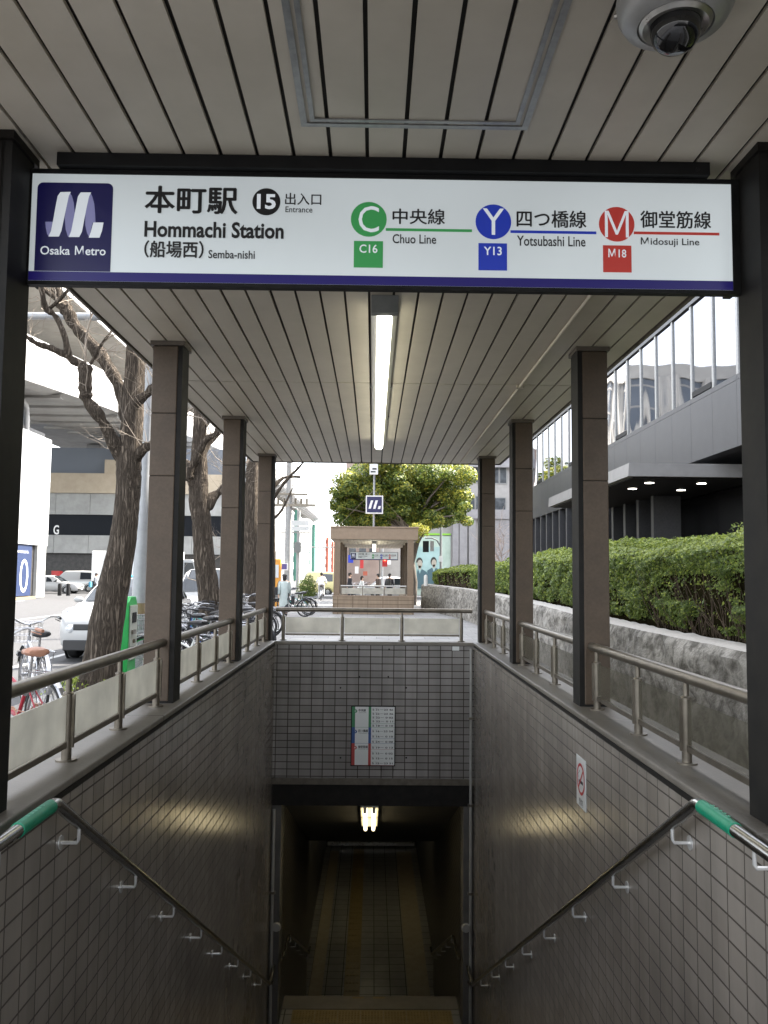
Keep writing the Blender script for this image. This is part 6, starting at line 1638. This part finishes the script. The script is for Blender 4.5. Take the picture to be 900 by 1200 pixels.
    for sd in 'lr':
        f = (J['t'+sd]-J['a'+sd]); f.z = 0; f = f.normalized() if f.length > .01 else Vector((0, 1, 0)); m_ = J['a'+sd]+f*.06*s; m_.z = J['a'+sd].z-.04*s
        b.tube([J['a'+sd]-f*.05*s+Vector((0, 0, -.04*s)), m_, J['a'+sd]+f*.17*s+Vector((0, 0, -.055*s))], [.045*s, .05*s, .035*s], 10)
    b.each('shoe', 'leather_black', smooth=True, **bl)
    return t, J
WALK = dict(kl=(-.10, .14, .51), al=(-.10, .16, .10), tl=(-.11, .31, .06), kr=(.10, -.02, .50), ar=(.10, -.25, .15), tr=(.11, -.12, .05), el=(-.21, -.10, 1.14), wl=(-.22, -.14, .90), hl=(-.22, -.15, .82), er=(.21, .03, 1.13), wr=(.22, .17, .93), hr=(.22, .22, .87))
p = at(333, 700, 31.0)
t, J = person('person in a pale grey green coat walking away past the parked bicycles', (p.x, 31, 0), R(4), 1.58, WALK, 'coat_pale', 'trousers_dark', .42, True, .035)
b = MB(); b.box(-.34, -.22, -.20, .14, .80, 1.08); b.tube([(-.27, -.14, 1.08), (-.20, -.08, 1.30), (-.18, .02, 1.33), (-.27, .1, 1.08)], .01, 5)
o = b.build('shoulder_bag', 'leather_black', bevel=.02); o.location = (p.x, 31, 0); tag(o, 'black shoulder bag hanging from the woman in the pale coat', 'bag')
b = MB(); b.box(.24, .36, .08, .36, .44, .76); b.tube([(.30, .12, .76), (.26, .18, .84), (.28, .26, .84), (.30, .32, .76)], .008, 5)
o = b.build('handbag', 'leather_black', bevel=.02); o.location = (p.x, 31, 0); tag(o, 'black carrier bag in the hand of the person in the pale coat', 'bag')
# cyclist riding away
p = at(376.5, 704, 51)
dup(bike, (p.x, 51, 0), R(90), 'black bicycle ridden away by the person in a white shirt', None, {'frame_silver': 'frame_black'})
RIDE = dict(pelvis=(0, -.26, .98), spine=(0, -.20, 1.17), chest=(0, -.10, 1.36), neck=(0, -.05, 1.47), head0=(0, -.02, 1.53), head1=(0, .0, 1.61), head2=(0, -.01, 1.68), sl=(-.17, -.08, 1.41), sr=(.17, -.08, 1.41), el=(-.27, .04, 1.19), er=(.27, .04, 1.19), wl=(-.29, .10, 1.08), wr=(.29, .10, 1.08), hl=(-.285, .17, 1.07), hr=(.285, .17, 1.07),
    pl=(-.09, -.24, .95), pr=(.09, -.24, .95), kl=(-.12, .02, .58), al=(-.13, -.10, .15), tl=(-.13, .04, .10), kr=(.12, .12, .70), ar=(.12, .02, .34), tr=(.12, .16, .31))
person('person in a white shirt and light trousers riding a bicycle away', (p.x, 51.0, 0.0), 0, 1.70, RIDE, 'shirt_white', 'trousers_light', .9)
# people beyond the second entrance and across the road
p = at(410, 690, 46.6); person('person in a dark suit walking past beyond the second entrance', (p.x, 46.6, 0), R(-90), 1.70, WALK, 'suit_dark', 'suit_dark', .78)
p = at(424, 690, 47.3); person('person in a white dress crossing behind the second entrance railing', (p.x, 47.3, 0), R(-80), 1.52, WALK, 'dress_white', 'trousers_light', .55, True, .05)
p = at(443, 690, 48.3); person('person in a brown jacket standing in front of the white estate car, nearer its wheel', (p.x, 48.3, 0), R(60), 1.66, None, 'jacket_brown', 'trousers_dark', .8)
p = at(456.5, 690, 47.8); person('person in black with a backpack in front of the white estate car', (p.x, 47.8, 0), R(-20), 1.68, WALK, 'suit_dark', 'trousers_dark', .8)
b = MB(); b.loft([[(.15*k*math.cos(a), -.19+.10*k*math.sin(a), z) for a in np.linspace(0, 2*math.pi, 12, endpoint=False)] for z, k in ((.95, .7), (1.0, 1), (1.25, 1), (1.38, .7))])
o = b.build('backpack', 'leather_black', smooth=True); o.location = (p.x, 47.8, 0); o.rotation_euler = (0, 0, R(-20)); tag(o, 'black backpack worn in front of the white estate car', 'backpack')
p = at(115, 697, 57); person('person in a grey jacket walking by the road in front of the truck', (p.x, 56.5, -.15), R(-100), 1.68, WALK, 'jacket_grey', 'trousers_dark', .8)
b = MB(); b.box(-.19, -.05, .32, .62, .72, 1.05); b.box(-.16, -.08, .36, .58, 1.051, 1.08)
o = b.build('shoulder_bag', 'bag_blue', bevel=.03); o.location = (p.x-.35, 56.3, -.15); tag(o, 'light blue bag at the side of the person in grey', 'bag')
# motor scooters parked beyond the second entrance, small in the picture
for i, (u, c, lab) in enumerate(((418, 'frame_black', 'black bicycle parked far beyond the second entrance, next to the red one'), (426, 'frame_red', 'red bicycle parked far beyond the second entrance'), (432, 'frame_silver', 'silver bicycle parked far beyond the second entrance, next to the white estate car'))):
    p = at(u, 690, 64.5); dup(bike, (p.x, 64.5, -.0), R(120+i*12), lab, 'bicycles beyond the second entrance', {'frame_silver': c} if c != 'frame_silver' else None)
